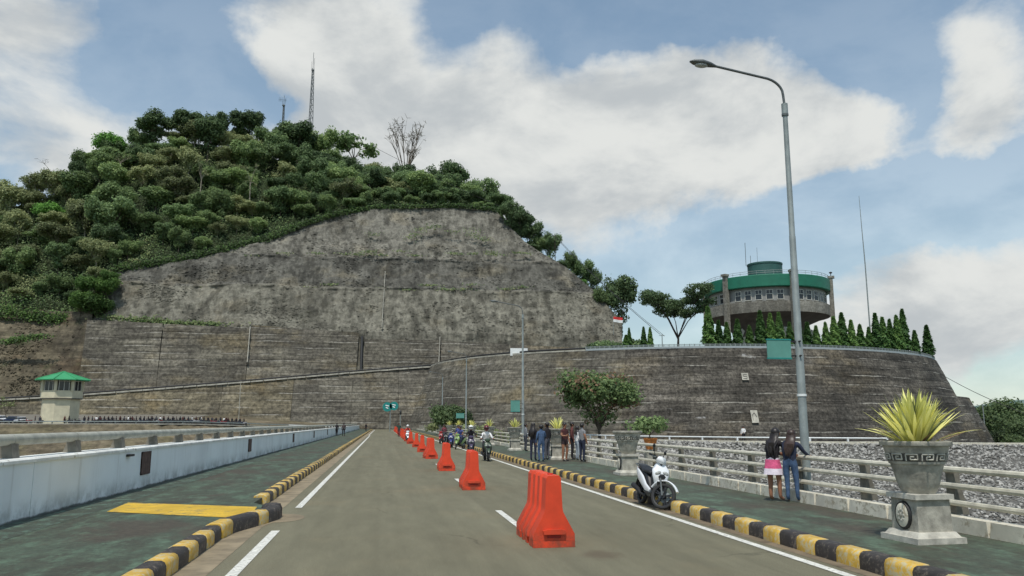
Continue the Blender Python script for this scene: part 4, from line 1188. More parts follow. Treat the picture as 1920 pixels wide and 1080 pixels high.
    mb = MB(); mb.loft([((0, -.14, .60), (.10, 0, 0), (0, 0, .10)), ((0, -.5, .66), (.12, 0, 0), (0, 0, .09)), ((0, -.90, .76), (.06, 0, 0), (0, 0, .04))], inner, 12, .8); mb.build('tail_core', t, 45)
    mb = MB(); mb.loft([((0, .0, .70), (.07, 0, 0), (0, .01, .03)), ((0, -.08, .73), (.13, 0, 0), (0, .01, .05)), ((0, -.38, .755), (.145, 0, 0), (0, .01, .045)), ((0, -.46, .79), (.14, 0, 0), (0, .01, .05)), ((0, -.74, .83), (.115, 0, 0), (0, .01, .045)), ((0, -.84, .83), (.06, 0, 0), (0, .01, .02))], M['black_plastic'], 14, .8); mb.build('seat', t, 45)
    mb = MB(); mb.tube([(-.12, -.62, .80), (-.12, -.90, .86), (0, -.97, .865), (.12, -.90, .86), (.12, -.62, .80)], .014, M['galv_dark'], 6); mb.build('grab_rail', t, 50)
    mb = MB(); mb.ell((0, -.95, .76), (.08, .03, .035), flat(150, 24, 24, .3), 10, 6); mb.build('tail_light', t, 60)
    mb = MB(); mb.loft([((-.05, -.02, .28), (.08, 0, 0), (0, .02, .08)), ((-.08, -.35, .28), (.09, 0, 0), (0, .02, .10)), ((-.10, -.62, .28), (.05, 0, 0), (0, .02, .08))], M['galv_dark'], 12, .7); mb.build('engine', t, 45)
    mb = MB(); mb.tube([(.10, -.1, .22), (.13, -.40, .24), (.14, -.50, .30), (.145, -.88, .38)], [.02, .025, .055, .06], M['dark'], 10); mb.build('exhaust', t, 50)
    mb = MB(); mb.loft([((0, -.80, .62), (.06, 0, 0), (0, .02, .02)), ((0, -.98, .42), (.07, 0, 0), (0, .02, .01)), ((0, -1.02, .34), (.07, 0, 0), (0, .015, .005))], M['black_plastic'], 8); mb.build('rear_mudguard', t, 45)
    mb = MB(); mb.tube([(-.11, .0, .26), (-.26, .05, .015)], .012, M['dark'], 6); mb.build('side_stand', t, 50)
    return t

def car(label, loc, yaw, body, group=None):
    t = thing('parked_car', label, 'car', loc, yaw, group)
    mb = MB(); L = [(-2.1, .62, .74, .24), (-2.0, .66, .84, .34), (-1.2, .68, .87, .36), (0, .68, .88, .36), (1.2, .66, .87, .34), (1.95, .60, .82, .28), (2.1, .54, .70, .2)]
    mb.loft([((0, y_, z), (w, 0, 0), (0, 0, h)) for y_, z, w, h in L], body, 16, .55); mb.build('body', t, 40)
    mb = MB(); mb.loft([((0, 0, .98), (.80, 0, 0), (0, 1.65, 0)), ((0, -.1, 1.42), (.66, 0, 0), (0, 1.15, 0))], M['glass'], 16, .45); mb.build('cabin_glass', t, 40)
    mb = MB(); mb.loft([((0, -.1, 1.42), (.67, 0, 0), (0, 1.17, 0)), ((0, -.1, 1.50), (.60, 0, 0), (0, 1.05, 0))], body, 16, .45); mb.build('roof_panel', t, 40)
    for sx in (-1, 1):
        for yy in (-1.3, 1.3):
            mb = MB(); mb.tube([(sx * .66, yy, .32), (sx * .88, yy, .32)], .32, M['tyre'], 16); w_ = mb.build('wheel', t, 40)
        mb = MB(); mb.ell((sx * .55, 2.03, .66), (.18, .05, .08), M['lamp_glass'], 8, 5); mb.build('headlight', t, 60)
    return t

# ================================================================== ROAD BARRIERS
def barrier():
    t = thing('road_barrier', '', 'barrier')
    def prof(w_top, w_mid, w_base, zb): return [(-w_base / 2, zb), (w_base / 2, zb), (w_base / 2, zb + .09), (w_mid / 2, .50), (w_mid / 2 - .012, .56), (w_top / 2, .99), (w_top / 2 - .03, 1.03), (-w_top / 2 + .03, 1.03), (-w_top / 2, .99), (-w_mid / 2 + .012, .56), (-w_mid / 2, .50), (-w_base / 2, zb + .09)]
    mb = MB(); rings = []
    P1, P0 = (.225, .29, .63), (.125, .165, .46)
    st = [(0, P1, .97), (.015, P1, 1), (.29, P1, 1), (.33, P0, 1), (.45, P0, 1), (.49, P1, 1), (.66, P1, 1), (.70, P0, 1), (.82, P0, 1), (.86, P1, 1), (1.03, P1, 1), (1.07, P0, 1), (1.19, P0, 1), (1.23, P1, 1), (1.485, P1, 1), (1.5, P1, .97)]
    for y_, p, s_ in st: rings.append([(x * s_, y_, z) for x, z in prof(*p, .10)])
    mb.rings(rings, M['red_plastic']); mb.build('shell', t, 30)
    for (a, b_) in ((.0, .36), (.52, .66), (.84, .98), (1.14, 1.5)):
        mb = MB(); mb.box((0, (a + b_) / 2, .052), (.625, b_ - a, .10), M['red_plastic']); mb.build('foot', t)
    mb = MB(); mb.box((0, .75, .06), (.40, 1.3, .08), M['dark']); mb.build('underside', t)
    for y_, s_ in ((0, -1), (1.5, 1)):
        mb = MB(); mb.extr([(-.16, .19), (.16, .19), (.17, .245), (.10, .26), (-.10, .26), (-.17, .245)], 'y', y_ + s_ * .001, y_ + s_ * .045, M['red_plastic']); mb.build('coupling_lug', t, 30)
        mb = MB(); mb.box((0, y_ + s_ * .003, .155), (.20, .01, .035), flat(150, 40, 30)); mb.build('coupling_recess_shade', t)  # thin dark red plate; shade beneath the lug put into its colour
    for q in (.20, .56, .92, 1.3):
        mb = MB(); mb.tube([(-.10, q, .86), (-.106 - .0, q, .86)], .02, flat(120, 36, 28), 8)
    mb = MB(); mb.tube([(0, .25, 1.03), (0, .25, 1.05)], .045, flat(190, 52, 36), 12); mb.build('filler_cap', t, 40)
    return t
b0 = barrier()
BY_ = [11.92, 22.2, 31.1, 41.6, 51.2, 61.5, 71.5, 81, 90.5, 100, 110, 120, 131, 142, 154, 166, 180]
BX_ = [2.53, 2.50, 2.47, 2.52, 2.50, 2.56, 2.5, 2.55, 2.6, 2.6, 2.65, 2.7, 2.7, 2.75, 2.75, 2.8, 2.8]
for i, (x, y_) in enumerate(zip(BX_, BY_)):
    lb = 'nearest large red plastic road barrier, beside a white centre dash' if i == 0 else 'red plastic road barrier, %s from the near end of the row' % ORD[i]
    if i == len(BX_) - 1: lb = 'farthest red plastic road barrier, at the far end of the row'
    if i == 0: b0.location = (x, y_, 0); b0['label'] = lb; b0['group'] = 'red barriers along the road centre'
    else: dup(b0, (x, y_, 0), (rnd.uniform(-.06, .06) if i > 4 else (.0, -.03, -.02, .05, -.04)[i]), 1.0, lb)

# ================================================================== STREET LAMPS
def street_lamp(label, loc):
    t = thing('street_lamp', label, 'street lamp', loc, 0, 'tall lamps behind the right railing')
    mb = MB(); mb.box((0, 0, -.1), (.5, .5, .5), M['rail_post']); mb.build('footing', t)
    mb = MB(); mb.tube([(0, 0, .1), (0, 0, 3.2), (0, 0, 3.22), (0, 0, 5.9), (0, 0, 5.92), (0, 0, 8.85)], [.096, .088, .082, .072, .066, .056], M['galv'], 10); mb.build('pole', t, 40)
    mb = MB(); mb.tube([(0, 0, 2.28), (0, 0, 2.33)], .105, M['white_flat'], 10); mb.build('band', t, 40)
    mb = MB(); mb.tube([(0, 0, 8.84), (0, 0, 9.10)], .074, M['galv'], 10); mb.tube([(0, 0, 8.80), (0, 0, 8.85)], .08, M['galv_dark'], 10); mb.build('collar', t, 40)
    pts = [(0, 0, 9.05), (-.02, 0, 9.3)] + [(-.55 + .53 * math.cos(a), 0, 9.32 + .40 * math.sin(a)) for a in np.linspace(.25, 1.45, 7)] + [(-1.75, 0, 9.93)]
    mb = MB(); mb.tube(pts, .030, M['galv_dark'], 8); mb.build('arm', t, 50)
    mb = MB(); mb.loft([((-1.66, 0, 9.915), (0, .03, 0), (0, 0, .03)), ((-1.80, 0, 9.945), (0, .085, 0), (0, 0, .055)), ((-2.0, 0, 9.97), (0, .13, 0), (0, 0, .075)), ((-2.20, 0, 9.985), (0, .10, 0), (0, 0, .055)), ((-2.30, 0, 9.99), (0, .03, 0), (0, 0, .015))], M['galv_dark'], 14); h_ = mb.build('lamp_head', t, 50)
    mb = MB(); mb.ell((-2.02, 0, 9.915), (.17, .095, .055), M['lamp_glass'], 12, 6); mb.build('lens', h_, 60)
    return t
l0 = street_lamp('tall grey street lamp with curved arm behind the two women', (9.14, 16.6, .1))
dup(l0, (9.2, 53.0, .1), 0, .985, 'tall grey street lamp behind the standing group, second along the railing')
dup(l0, (9.2, 90.2, .1), 0, .97, 'slim grey street lamp in front of the dark round tree')
dup(l0, (9.2, 127.0, .1), 0, .97, 'small distant street lamp, farthest one along the right railing')
def sign_board(label, loc, w, h):
    t = thing('hanging_sign', label, 'sign', loc, 0)
    mb = MB(); mb.box((-w / 2 - .05, 0, 0), (w, .03, h), M['teal_sign']); mb.build('panel', t)
    mb = MB()
    for zz in (-h / 2 - .01, h / 2 + .01): mb.box((-w / 2 - .05, 0, zz), (w + .02, .045, .03), M['teal_dark'])
    mb.build('edge', t)
    mb = MB()
    for zz in (-.15, .17): mb.tube([(.12, -.13, zz), (.12, .13, zz)], .02, M['dark'], 6); mb.box((.05, 0, zz), (.2, .05, .04), M['dark'])
    mb.build('clamp', t)
    return t
sign_board('plain teal sign board clamped to the nearest lamp pole', (8.99, 16.6, 3.42), .56, .40)
s2 = sign_board('small teal sign board clamped to the second lamp pole', (9.05, 53.0, 2.9), .62, .70)
sign_board('tiny pale teal sign board on the third lamp pole', (9.05, 90.2, 2.6), .9, .5)

# ================================================================== PLANTERS
def meander(mb, r0, slope, zc, n, mat):
    """raised key pattern round the pot"""
    for k in range(n):
        a0 = 2 * math.pi * k / n; da = 2 * math.pi / n
        U = [(.08, -.045, .08, .045), (.08, .045, .80, .045), (.80, .045, .80, -.028), (.80, -.028, .36, -.028), (.36, -.028, .36, .012), (.36, .012, .60, .012)]
        for (u0, z0, u1, z1) in U:
            pts = []
            for q in range(4):
                u = u0 + (u1 - u0) * q / 3; z = z0 + (z1 - z0) * q / 3; a = a0 + u * da; r = r0 + z * slope
                pts.append((r * math.cos(a), r * math.sin(a), zc + z))
            mb.tube(pts, .0115, mat, 4)
def planter(label, loc, rz=0.0):
    t = thing('stone_planter', label, 'planter', loc, rz, 'stone planters along the right pavement')
    mb = MB(); mb.box((0, 0, .04), (.78, .78, .08), M['stone_pale']); mb.box((0, 0, .115), (.70, .70, .07), M['stone_pale'], 0, .86); mb.build('plinth', t)
    mb = MB(); mb.box((0, 0, .37), (.55, .55, .44), M['stone_carved'], 0, .97); mb.build('pedestal', t)
    mb = MB(); mb.box((0, 0, .625), (.62, .62, .07), M['stone_pale']); mb.build('cap', t)
    for a in (math.pi, 0):
        mb = MB(); T = Matrix.Rotation(a, 4, 'Z')
        mb.loft([((.268, 0, .36), (0, .165, 0), (0, 0, .20)), ((.31, 0, .36), (0, .15, 0), (0, 0, .185))], M['dark'], 20)
        mb.loft([((.31, 0, .36), (0, .13, 0), (0, 0, .165)), ((.325, 0, .36), (0, .10, 0), (0, 0, .13))], M['kerb_white'], 20)
        for k in range(8):
            q = k * math.pi / 4; mb.ell((.325, .055 * math.cos(q), .36 + .075 * math.sin(q)), (.012, .022, .022), M['stone_pale'], 6, 4)
        mb.ell((.328, 0, .36), (.014, .03, .035), M['stone_carved'], 8, 5)
        mb.xform(T).build('medallion', t, 40)
    mb = MB(); mb.lathe([(.22, .66), (.235, .70), (.25, .72), (.285, .82), (.325, .98), (.352, 1.07), (.372, 1.075), (.376, 1.095), (.378, 1.11), (.405, 1.225), (.415, 1.23), (.418, 1.25), (.42, 1.26), (.438, 1.325), (.475, 1.33), (.48, 1.34), (.48, 1.385), (.47, 1.395), (.42, 1.395), (.40, 1.33), (.05, 1.33)], M['stone_carved'], 36); pot = mb.build('pot', t, 35)
    mb = MB(); meander(mb, .400, .24, 1.168, 12, M['stone_pale']); mb.build('meander_band', pot)
    mb = MB(); mb.lathe([(.3775, 1.112), (.4085, 1.224)], M['stone_dark'], 36); mb.v = [(x * 1.009, y_ * 1.009, z) for x, y_, z in mb.v]; mb.build('band_ground', pot, 40)
    mb = MB(); mb.lathe([(.0, 1.345), (.405, 1.345)], M['dirt'], 20); mb.build('soil', t)
    return t
def sword_leaf(seed, L, w, mat):
    r_ = random.Random(seed); mb = MB(); n = 7; vs = []; bend = r_.uniform(.05, .45); tw = r_.uniform(-.3, .3)
    for i in range(n + 1):
        u = i / n; z = L * u * (1 - bend * .25 * u); x = L * bend * u * u * .7
        ww = w * (.55 + .6 * u - 1.15 * u ** 2.6) if u < 1 else .002
        a = tw * u; vs += [(x - ww * .5 * math.sin(a), -ww * .5 * math.cos(a), z), (x - .12 * ww, 0, z), (x + ww * .5 * math.sin(a), ww * .5 * math.cos(a), z)]
    fs = []
    for i in range(n):
        for q in (0, 1): fs.append((3 * i + q, 3 * i + q + 1, 3 * i + 4 + q, 3 * i + 3 + q))
    mb.add(vs, fs, mat); me = mb.mesh('leaf', 60); return me
LEAVES = [sword_leaf(k, 1.0, .135, M['leaf_yellow']) for k in range(8)]
LEAVES += [sword_leaf(20 + k, 1.0, .085, M['leaf_olive']) for k in range(2)] + [sword_leaf(30 + k, .9, .07, simple('dry_leaf', lin(150, 122, 80), .8, .3, 6)) for k in range(2)]
def agave(label, loc, n, size, group='spiky yellow plants in the stone planters', single=True):
    t = thing('spiky_plant', label, 'plant', loc, 0, group)
    for k in range(n):
        u = (k + .5) / n; tilt = R(2 + 48 * u ** 1.4) + rnd.uniform(-.14, .14); a = k * 2.39996 + rnd.uniform(-.3, .3)
        s_ = size * (1.0 - .12 * u) * rnd.uniform(.82, 1.08)
        me = LEAVES[rnd.randrange(8) if rnd.random() > .16 else 8 + rnd.randrange(2)]
        if u > .72 and rnd.random() < .28: me = LEAVES[10 + rnd.randrange(2)]; tilt += .25
        o = link('leaf', me, t, (.07 * math.cos(a) * u * 2, .07 * math.sin(a) * u * 2, 0))
        o.rotation_euler = (0, tilt, a); o.scale = (s_, s_, s_)
    return t
pl0 = planter('nearest stone planter with meander band on a square pedestal with round medallion', (7.64, 10.75, .15), R(3))
agave('large spiky yellow green plant in the nearest stone planter', (7.64, 10.75, 1.45), 165, .86)
PLY = [(7.9, 25.6), (7.95, 36.6), (8.0, 49), (8.0, 61), (8.0, 73.5), (8.0, 86), (8.0, 98), (8.0, 111)]
for i, (x, y_) in enumerate(PLY):
    dup(pl0, (x, y_, .15), rnd.uniform(-.05, .05), 1.0, 'grey stone planter with bare soil just beyond the white scooter' if i == 0 else ('stone planter between the two groups of standing visitors' if i == 1 else 'grey stone planter, %s along the right pavement' % ORD[i + 1]))
    if i >= 1: agave('yellow spiky plant in the planter between the standing visitors' if i == 1 else 'small yellow spiky plant, %s along the right pavement' % ORD[i], (x, y_, 1.49), 34, .68)

# ================================================================== SCOOTERS AND RIDERS
WHITEP = M['white_paint']
scooter('white and black scooter parked at the right kerb with its front wheel turned', (5.80, 17.22, .015), R(180), WHITEP, M['black_plastic'], 48, None, R(-7))
BLUEC = flat(66, 74, 130); GREENP = flat(132, 158, 92, .4); GREYC = flat(122, 122, 124); WHITEC = flat(226, 224, 222)
RIDE = dict(pel=(0, -.22, .86), wai=(0, -.20, .99), che=(0, -.12, 1.19), nek=(0, -.08, 1.36), hd0=(0, -.05, 1.43), hd1=(0, -.03, 1.515), hd2=(0, -.04, 1.59), nos=(0, .065, 1.5),
            lsh=(-.165, -.10, 1.30), lel=(-.26, .06, 1.09), lwr=(-.30, .24, 1.05), lha=(-.30, .30, 1.045), rsh=(.165, -.10, 1.30), rel=(.26, .06, 1.09), rwr=(.30, .24, 1.05), rha=(.30, .30, 1.045),
            lhi=(-.09, -.17, .83), lkn=(-.17, .24, .66), lan=(-.16, .16, .36), lto=(-.17, .30, .33), rhi=(.09, -.17, .83), rkn=(.17, .24, .66), ran=(.16, .16, .36), rto=(.17, .30, .33))
scooter('dark green scooter ridden toward the camera by a rider in white', (5.0, 39.1, .0), R(180), flat(58, 74, 56, .4), M['black_plastic'], 0)
person('person in white shirt riding the dark green scooter toward the camera', (5.0, 39.1, 0), R(180), 1.72, SKIN, WHITEC, BLACKC, SHOE, HAIR, None, pose=RIDE, helmet=flat(96, 32, 34, .3))
scooter('dark scooter ridden along the kerb behind the dark green one', (5.15, 47.5, 0), R(176), flat(70, 60, 84, .35), M['black_plastic'], 0)
person('person in black jacket and white helmet riding the dark scooter', (5.15, 47.5, 0), R(176), 1.70, SKIN, BLACKC, NAVY, SHOE, HAIR, None, pose=RIDE, helmet=flat(222, 222, 220, .3))
scooter('lime green scooter parked by the kerb in the far cluster', (5.35, 56.5, 0), R(150), GREENP, M['black_plastic'], 25)
person('person in blue shirt seated on the lime green scooter', (5.35, 56.5, 0), R(150), 1.66, SKIN, BLUEC, NAVY, SHOE, HAIR, None, pose=RIDE, sleeves='short')
scooter('blue scooter parked behind the lime green scooter', (5.1, 60.5, 0), R(170), flat(52, 62, 120, .35), M['black_plastic'], 10)
scooter('black scooter parked at the kerb beyond the blue scooter', (5.2, 66, 0), R(165), M['black_plastic'], M['black_plastic'], -10)
person('person in blue jacket standing beside the parked black scooter', (5.75, 62.0, .0), R(190), 1.66, SKIN, BLUEC, BLACKC, SHOE, HAIR)
scooter('red scooter parked farthest along the right kerb', (5.2, 72, 0), R(165), flat(150, 30, 34, .35), M['black_plastic'], 0)
person('person in maroon top standing near the farthest red scooter', (5.6, 74.5, 0), R(170), 1.66, SKIN, flat(110, 50, 60), BLACKC, SHOE, HAIR)

# the two women at the railing
def at_pave(x, y): p = atZ(x, y, .15); return (p[0], p[1], .15)
LEANW = dict(che=(.02, .05, 1.23), nek=(.03, .10, 1.39), hd0=(.035, .135, 1.45), hd1=(.04, .155, 1.535), hd2=(.04, .15, 1.61), nos=(.045, .25, 1.52),
             lsh=(-.14, .07, 1.34), lel=(-.17, .26, 1.14), lwr=(-.02, .42, 1.05), lha=(.04, .45, 1.045), rsh=(.185, .05, 1.34), rel=(.27, .20, 1.10), rwr=(.12, .40, 1.04), rha=(.06, .43, 1.04),
             lkn=(-.085, .03, .50), lan=(-.075, -.01, .09), lto=(-.09, .14, .04), rkn=(.12, .04, .50), ran=(.135, .03, .09), rto=(.17, .17, .04))
person('woman with long dark hair in black top and pink and white skirt at the railing', (8.34, 16.55, .15), R(-52), 1.58, SKIN, BLACKC, flat(220, 210, 220), flat(150, 120, 104), HAIR, 'two women leaning on the railing', 'long', LEANW, legs='bare', skirt=(PINK, flat(228, 216, 226), 0.94, .60))
person('woman with long brown hair in navy jacket and blue jeans at the railing', (8.58, 16.25, .15), R(-40), 1.55, SKIN, NAVY, DENIM, flat(150, 120, 104), HAIRB, 'two women leaning on the railing', 'long', {**LEANW, 'rel': (.30, .16, 1.14), 'rwr': (.36, .36, 1.05), 'rha': (.37, .42, 1.04)})
# group by the railing
G1 = 'visitors standing in a group on the right pavement'
A1 = dict(lel=(-.23, .05, 1.12), lwr=(-.10, .22, 1.02), lha=(-.05, .25, 1.02))
A2 = dict(rel=(.24, .06, 1.12), rwr=(.12, .22, 1.10), rha=(.08, .27, 1.14), lkn=(-.11, .05, .5))
W1 = dict(lkn=(-.10, .13, .51), lan=(-.10, .16, .10), lto=(-.11, .31, .06), rkn=(.10, .02, .50), ran=(.10, -.20, .13), rto=(.11, -.06, .04), lel=(-.23, -.10, 1.12), lwr=(-.23, -.06, .89), lha=(-.23, -.03, .83), rel=(.23, .04, 1.12), rwr=(.23, .16, .91), rha=(.23, .2, .86))
def pp(x, y): return tuple(atZ(x, y, .15))
person('person with long dark hair in black jacket and dark trousers, left of the standing group', pp(1000, 864), R(-30), 1.66, SKIN, BLACKC, NAVY, SHOE, HAIR, G1, 'long', A1)
person('person in denim jacket and blue jeans in the left part of the group', pp(1015, 866), R(10), 1.58, SKIN, DENIM, DENIM, SHOE, HAIR, G1, 'short', A2)
person('person in black top and grey trousers beside the denim jacket', pp(1026, 863), R(40), 1.68, SKIN, BLACKC, flat(84, 84, 92), SHOE, HAIR, G1, 'short')
person('person in maroon shirt and short trousers with bare calves in the group', pp(1059, 865), R(-150), 1.68, SKIN, MAROON, flat(54, 36, 38), SHOE, HAIR, G1, 'short', A2, 'short', 'bare')
person('person in dark red jacket and black trousers behind the maroon shirt', pp(1073, 862), R(-100), 1.70, SKIN, flat(88, 44, 40), BLACKC, SHOE, HAIR, G1, 'short')
person('person in grey shirt and dark blue jeans, right of the standing group', pp(1092, 866), R(-60), 1.64, SKIN, GREYC, NAVY, SHOE, HAIR, G1, 'short', A1, 'short')
person('person in white top and pale trousers between the maroon and grey shirts', pp(1083, 863), R(-80), 1.52, SKIN, WHITEC, flat(150, 160, 170), SHOE, HAIR, G1, 'scarf')
person('person in black top holding the fence beyond the standing group', (8.3, 40.5, .15), R(-80), 1.62, SKIN, BLACKC, BLACKC, SHOE, HAIR, G1, 'short')
person('person in grey top leaning on the fence past the planter', (8.35, 47.2, .15), R(-80), 1.62, SKIN, flat(110, 112, 116), flat(60, 62, 70), SHOE, HAIR, G1, 'short', A1)
# left pavement pair, walker on the road, lone walker, person on the crest
person('person in black with a pale bag strolling away on the left pavement', pp(631, 817), R(-12), 1.66, SKIN, BLACKC, BLACKC, SHOE, HAIR, 'pair strolling on the left pavement', 'short', W1)
person('person in dark brown jacket walking beside the one in black', pp(644, 818), R(8), 1.70, SKIN, flat(70, 58, 56), BLACKC, SHOE, HAIR, 'pair strolling on the left pavement', 'short', W1)
person('person in dark green jacket walking between the far red barriers', (2.12, 105, 0), R(170), 1.80, SKIN, flat(28, 62, 52), flat(60, 44, 52), SHOE, HAIR, None, 'short', W1)
person('person in dark clothes far away near the end of the left pavement', tuple(atZ(686, 809, .15)), R(180), 1.6, SKIN, BLACKC, BLACKC, SHOE, HAIR, None, 'short')
mt = scooter('dark scooter with white front riding between the far red barriers', tuple(atZ(764, 829, 0)), R(180), WHITEP, M['black_plastic'], 0)
person('person in red jacket and white helmet riding between the far barriers', tuple(atZ(764, 829, 0)), R(180), 1.66, SKIN, flat(190, 60, 50), BLACKC, SHOE, HAIR, None, pose=RIDE, helmet=flat(224, 224, 222, .3))
person('person in white top and black trousers standing on the rubble crest', (35.1, 75.4, -.1), R(150), 1.62, SKIN, WHITEC, BLACKC, SHOE, HAIR, None, 'short', A1)
# ================================================================== CONTROL BUILDING
BYc = 205.0
k_ = az_k(1437); BC = Vector((k_ * BYc, BYc, 0)); dist_b = BC.length
th = lambda px: math.atan(az_k(px))
RO = dist_b * math.sin((th(1559) - th(1312)) / 2)          # outer radius at the columns
face0 = math.atan2(-BC.y, -BC.x)
RF = RO - .8
Yf = BYc - RF * .93
zz_ = lambda y: float(atY(1437, y, Yf)[2])
zFt, zFb, zWb, zBt, zBb, zS = zz_(513), zz_(536), zz_(562), zz_(563), zz_(583), zz_(622)
bt = thing('control_building', 'round concrete control building with green roof band on tall fins', 'building', (BC.x, BC.y, 0), face0)
# now local +X looks at the camera
mb = MB(); mb.lathe([(RF - .9, zFb), (RF, zFb), (RF + .12, zFb + .2), (RF + .12, zFt - .15), (RF, zFt), (RF - .6, zFt), (RF - .6, zFt - .9)], M['roof_green'], 72, cap=False); mb.build('fascia', bt, 30)
mb = MB(); mb.lathe([(.0, zFt - .7), (RF - .55, zFt - .7)], M['bld_wall'], 48); mb.build('roof_deck', bt, 30)
mb = MB(); mb.lathe([(RF - 1.1, zWb - .4), (RF - 1.1, zFb + .1)], M['bld_wall'], 72, cap=False); mb.build('wall', bt, 30)
mb = MB(); mb.lathe([(RF - 1.15, zBt), (RF - .25, zBt + .05), (RF - .2, zBt - .3), (RF - .35, zBb), (RF - .8, zBb)], M['bld_concrete'], 72, cap=False); mb.build('belt', bt, 30)
mb = MB(); mb.lathe([(RF - .5, zBb + .02), (RF * .86, zBb - .5), (RF * .66, zBb - 1.9), (RF * .56, zS + 1.2), (RF * .54, zS)], M['bld_soffit_shade'], 72, cap=False); mb.build('soffit', bt, 40)
mb = MB(); mb.lathe([(RF * .54, 18.5), (RF * .54, zS + .1)], M['bld_pale'], 48, cap=False); gw = mb.build('ground_wall', bt, 30)
for k in range(24):
    a = 2 * math.pi * k / 24
    mb = MB(); mb.box((RF * .54 + .02, 0, 20.4), (.08, 1.2, 1.5), M['glass']); mb.build('window', bt).rotation_euler.z = a
mb = MB(); hh = (zFb - zWb)
for q in (-1, 1): mb.box((RF - 1.06, q * .82, zWb + hh * .45), (.14, .14, hh * .74), M['bld_pale'])
for zq in (.10, .50, .80): mb.box((RF - 1.06, 0, zWb + hh * zq), (.13, 1.66, .14), M['bld_pale'])
mb.box((RF - 1.06, 0, zWb + hh * .66), (.11, .10, hh * .3), M['bld_pale'])
wf = mb.mesh('window'); mb = MB(); mb.box((RF - 1.10, 0, zWb + hh * .45), (.05, 1.62, hh * .70), M['glass']); wp = mb.mesh('pane')
mb = MB(); mb.box((RF - 1.04, 0, zWb + hh * .04), (.34, 1.6, .12), M['bld_concrete']); wsill = mb.mesh('sill')
fins = [R(a) for a in (-37, 23, 83, 143, 203, 263)]
for k in range(36):
    a = R(k * 10 + 3)
    if min(abs((a - f + math.pi) % (2 * math.pi) - math.pi) for f in fins) < R(4): continue
    w_ = link('window', wf, bt, None, a); link('pane', wp, w_); link('sill', wsill, w_)
for f in fins:
    mb = MB(); ze = zz_(508) - .2
    mb.box((RO - .55, 0, (18.4 + ze) / 2), (1.1, 1.15, ze - 18.4), M['fin_concrete']); mb.box((RO - .35, 0, ze + .2), (1.6, 1.5, .6), M['fin_concrete']); c_ = mb.build('fin', bt); c_.rotation_euler.z = f
    mb = MB(); mb.bar((RO - 1.0, 0, 18.4), (RF * .66, 0, zS + 1.6), .9, 1.1, M['bld_pale']); g_ = mb.build('raking_leg', bt); g_.rotation_euler.z = f
RP = dist_b * math.sin((th(1465) - th(1399)) / 2); zPt = zz_(486) + 1.9
mb = MB(); mb.lathe([(RP, zFt - .8), (RP, zPt - .5), (RP + .12, zPt - .45), (RP + .12, zPt), (0.0, zPt + .1)], M['roof_green_dark'], 40, cap=False); mb.build('penthouse', bt, 30)
mb = MB()
for k in range(48):
    a = 2 * math.pi * k / 48; mb.tube([((RF - .2) * math.cos(a), (RF - .2) * math.sin(a), zFt), ((RF - .2) * math.cos(a), (RF - .2) * math.sin(a), zFt + 1.0)], .045, M['galv'], 5)
for zq in (.5, 1.0): mb.tube([((RF - .2) * math.cos(2 * math.pi * k / 48), (RF - .2) * math.sin(2 * math.pi * k / 48), zFt + zq) for k in range(48)], .05, M['galv'], 5, False, True)
mb.build('roof_rail', bt, 50)
for (px, h, r_) in ((1402, 6.4, .07), (1411, 2.6, .06), (1424, 4.8, .04)):
    mb = MB(); b_ = (th(px) - th(1437)) * dist_b
    mb.tube([(0.5, -b_ * -1, zPt - .2), (0.5, b_, zPt + h)], r_, M['galv_dark'], 6); mb.v = [(x, b_, z) for x, y_, z in mb.v] if False else mb.v
    mb = MB(); mb.tube([(.5, b_, zPt - .3), (.5, b_, zPt + h)], r_, M['galv_dark'], 6); mb.build('antenna', bt, 50)
mb = MB(); f = fins[2]; mb.tube([((RO - .4) * math.cos(f), (RO - .4) * math.sin(f), zz_(508) + .1), ((RO - .4) * math.cos(f), (RO - .4) * math.sin(f), zz_(497))], .1, M['dark'], 6); mb.ell(((RO - .4) * math.cos(f), (RO - .4) * math.sin(f), zz_(499)), (.45, .45, .25), M['dark'], 8, 5); mb.build('siren', bt, 50)

# plateau parapet
pp_ = thing('plateau_parapet', 'pale blue grey panel railing round the top edge of the plateau wall', 'railing')
mb = MB(); mb.box((0, 0, 0), (.17, .17, 1.0), M['galv']); PPOST = mb.mesh('post')
aa = np.arange(arc0, R(14), R(2.6))
for a, b_ in zip(aa[:-1], aa[1:]):
    p0 = (DC[0] + (DR - .4) * math.cos(a), DC[1] + (DR - .4) * math.sin(a)); p1 = (DC[0] + (DR - .4) * math.cos(b_), DC[1] + (DR - .4) * math.sin(b_))
    mb = MB(); mb.bar((p0[0], p0[1], DZ + .28), (p1[0], p1[1], DZ + .28), .22, .50, flat(158, 166, 168)); mb.build('panel', pp_)
    mb = MB(); mb.bar((p0[0], p0[1], DZ + .95), (p1[0], p1[1], DZ + .95), .14, .12, M['galv']); mb.bar((p0[0], p0[1], DZ + .72), (p1[0], p1[1], DZ + .72), .10, .09, M['galv']); mb.build('rail', pp_)
    for q in (0, .33, .67): link('post', PPOST, pp_, (p0[0] + (p1[0] - p0[0]) * q, p0[1] + (p1[1] - p0[1]) * q, DZ + .55), a)

def drum_at(px, r):
    """point on the plateau, seen at px, r metres from its centre, on the near side"""
    k = az_k(px); d_ = np.array([k, 1.0]); c_ = np.array(DC)
    a = d_ @ d_; b_ = -2 * d_ @ c_; e = c_ @ c_ - r * r; D = b_ * b_ - 4 * a * e
    t_ = (-b_ - math.sqrt(max(D, 0))) / (2 * a)
    return d_ * t_
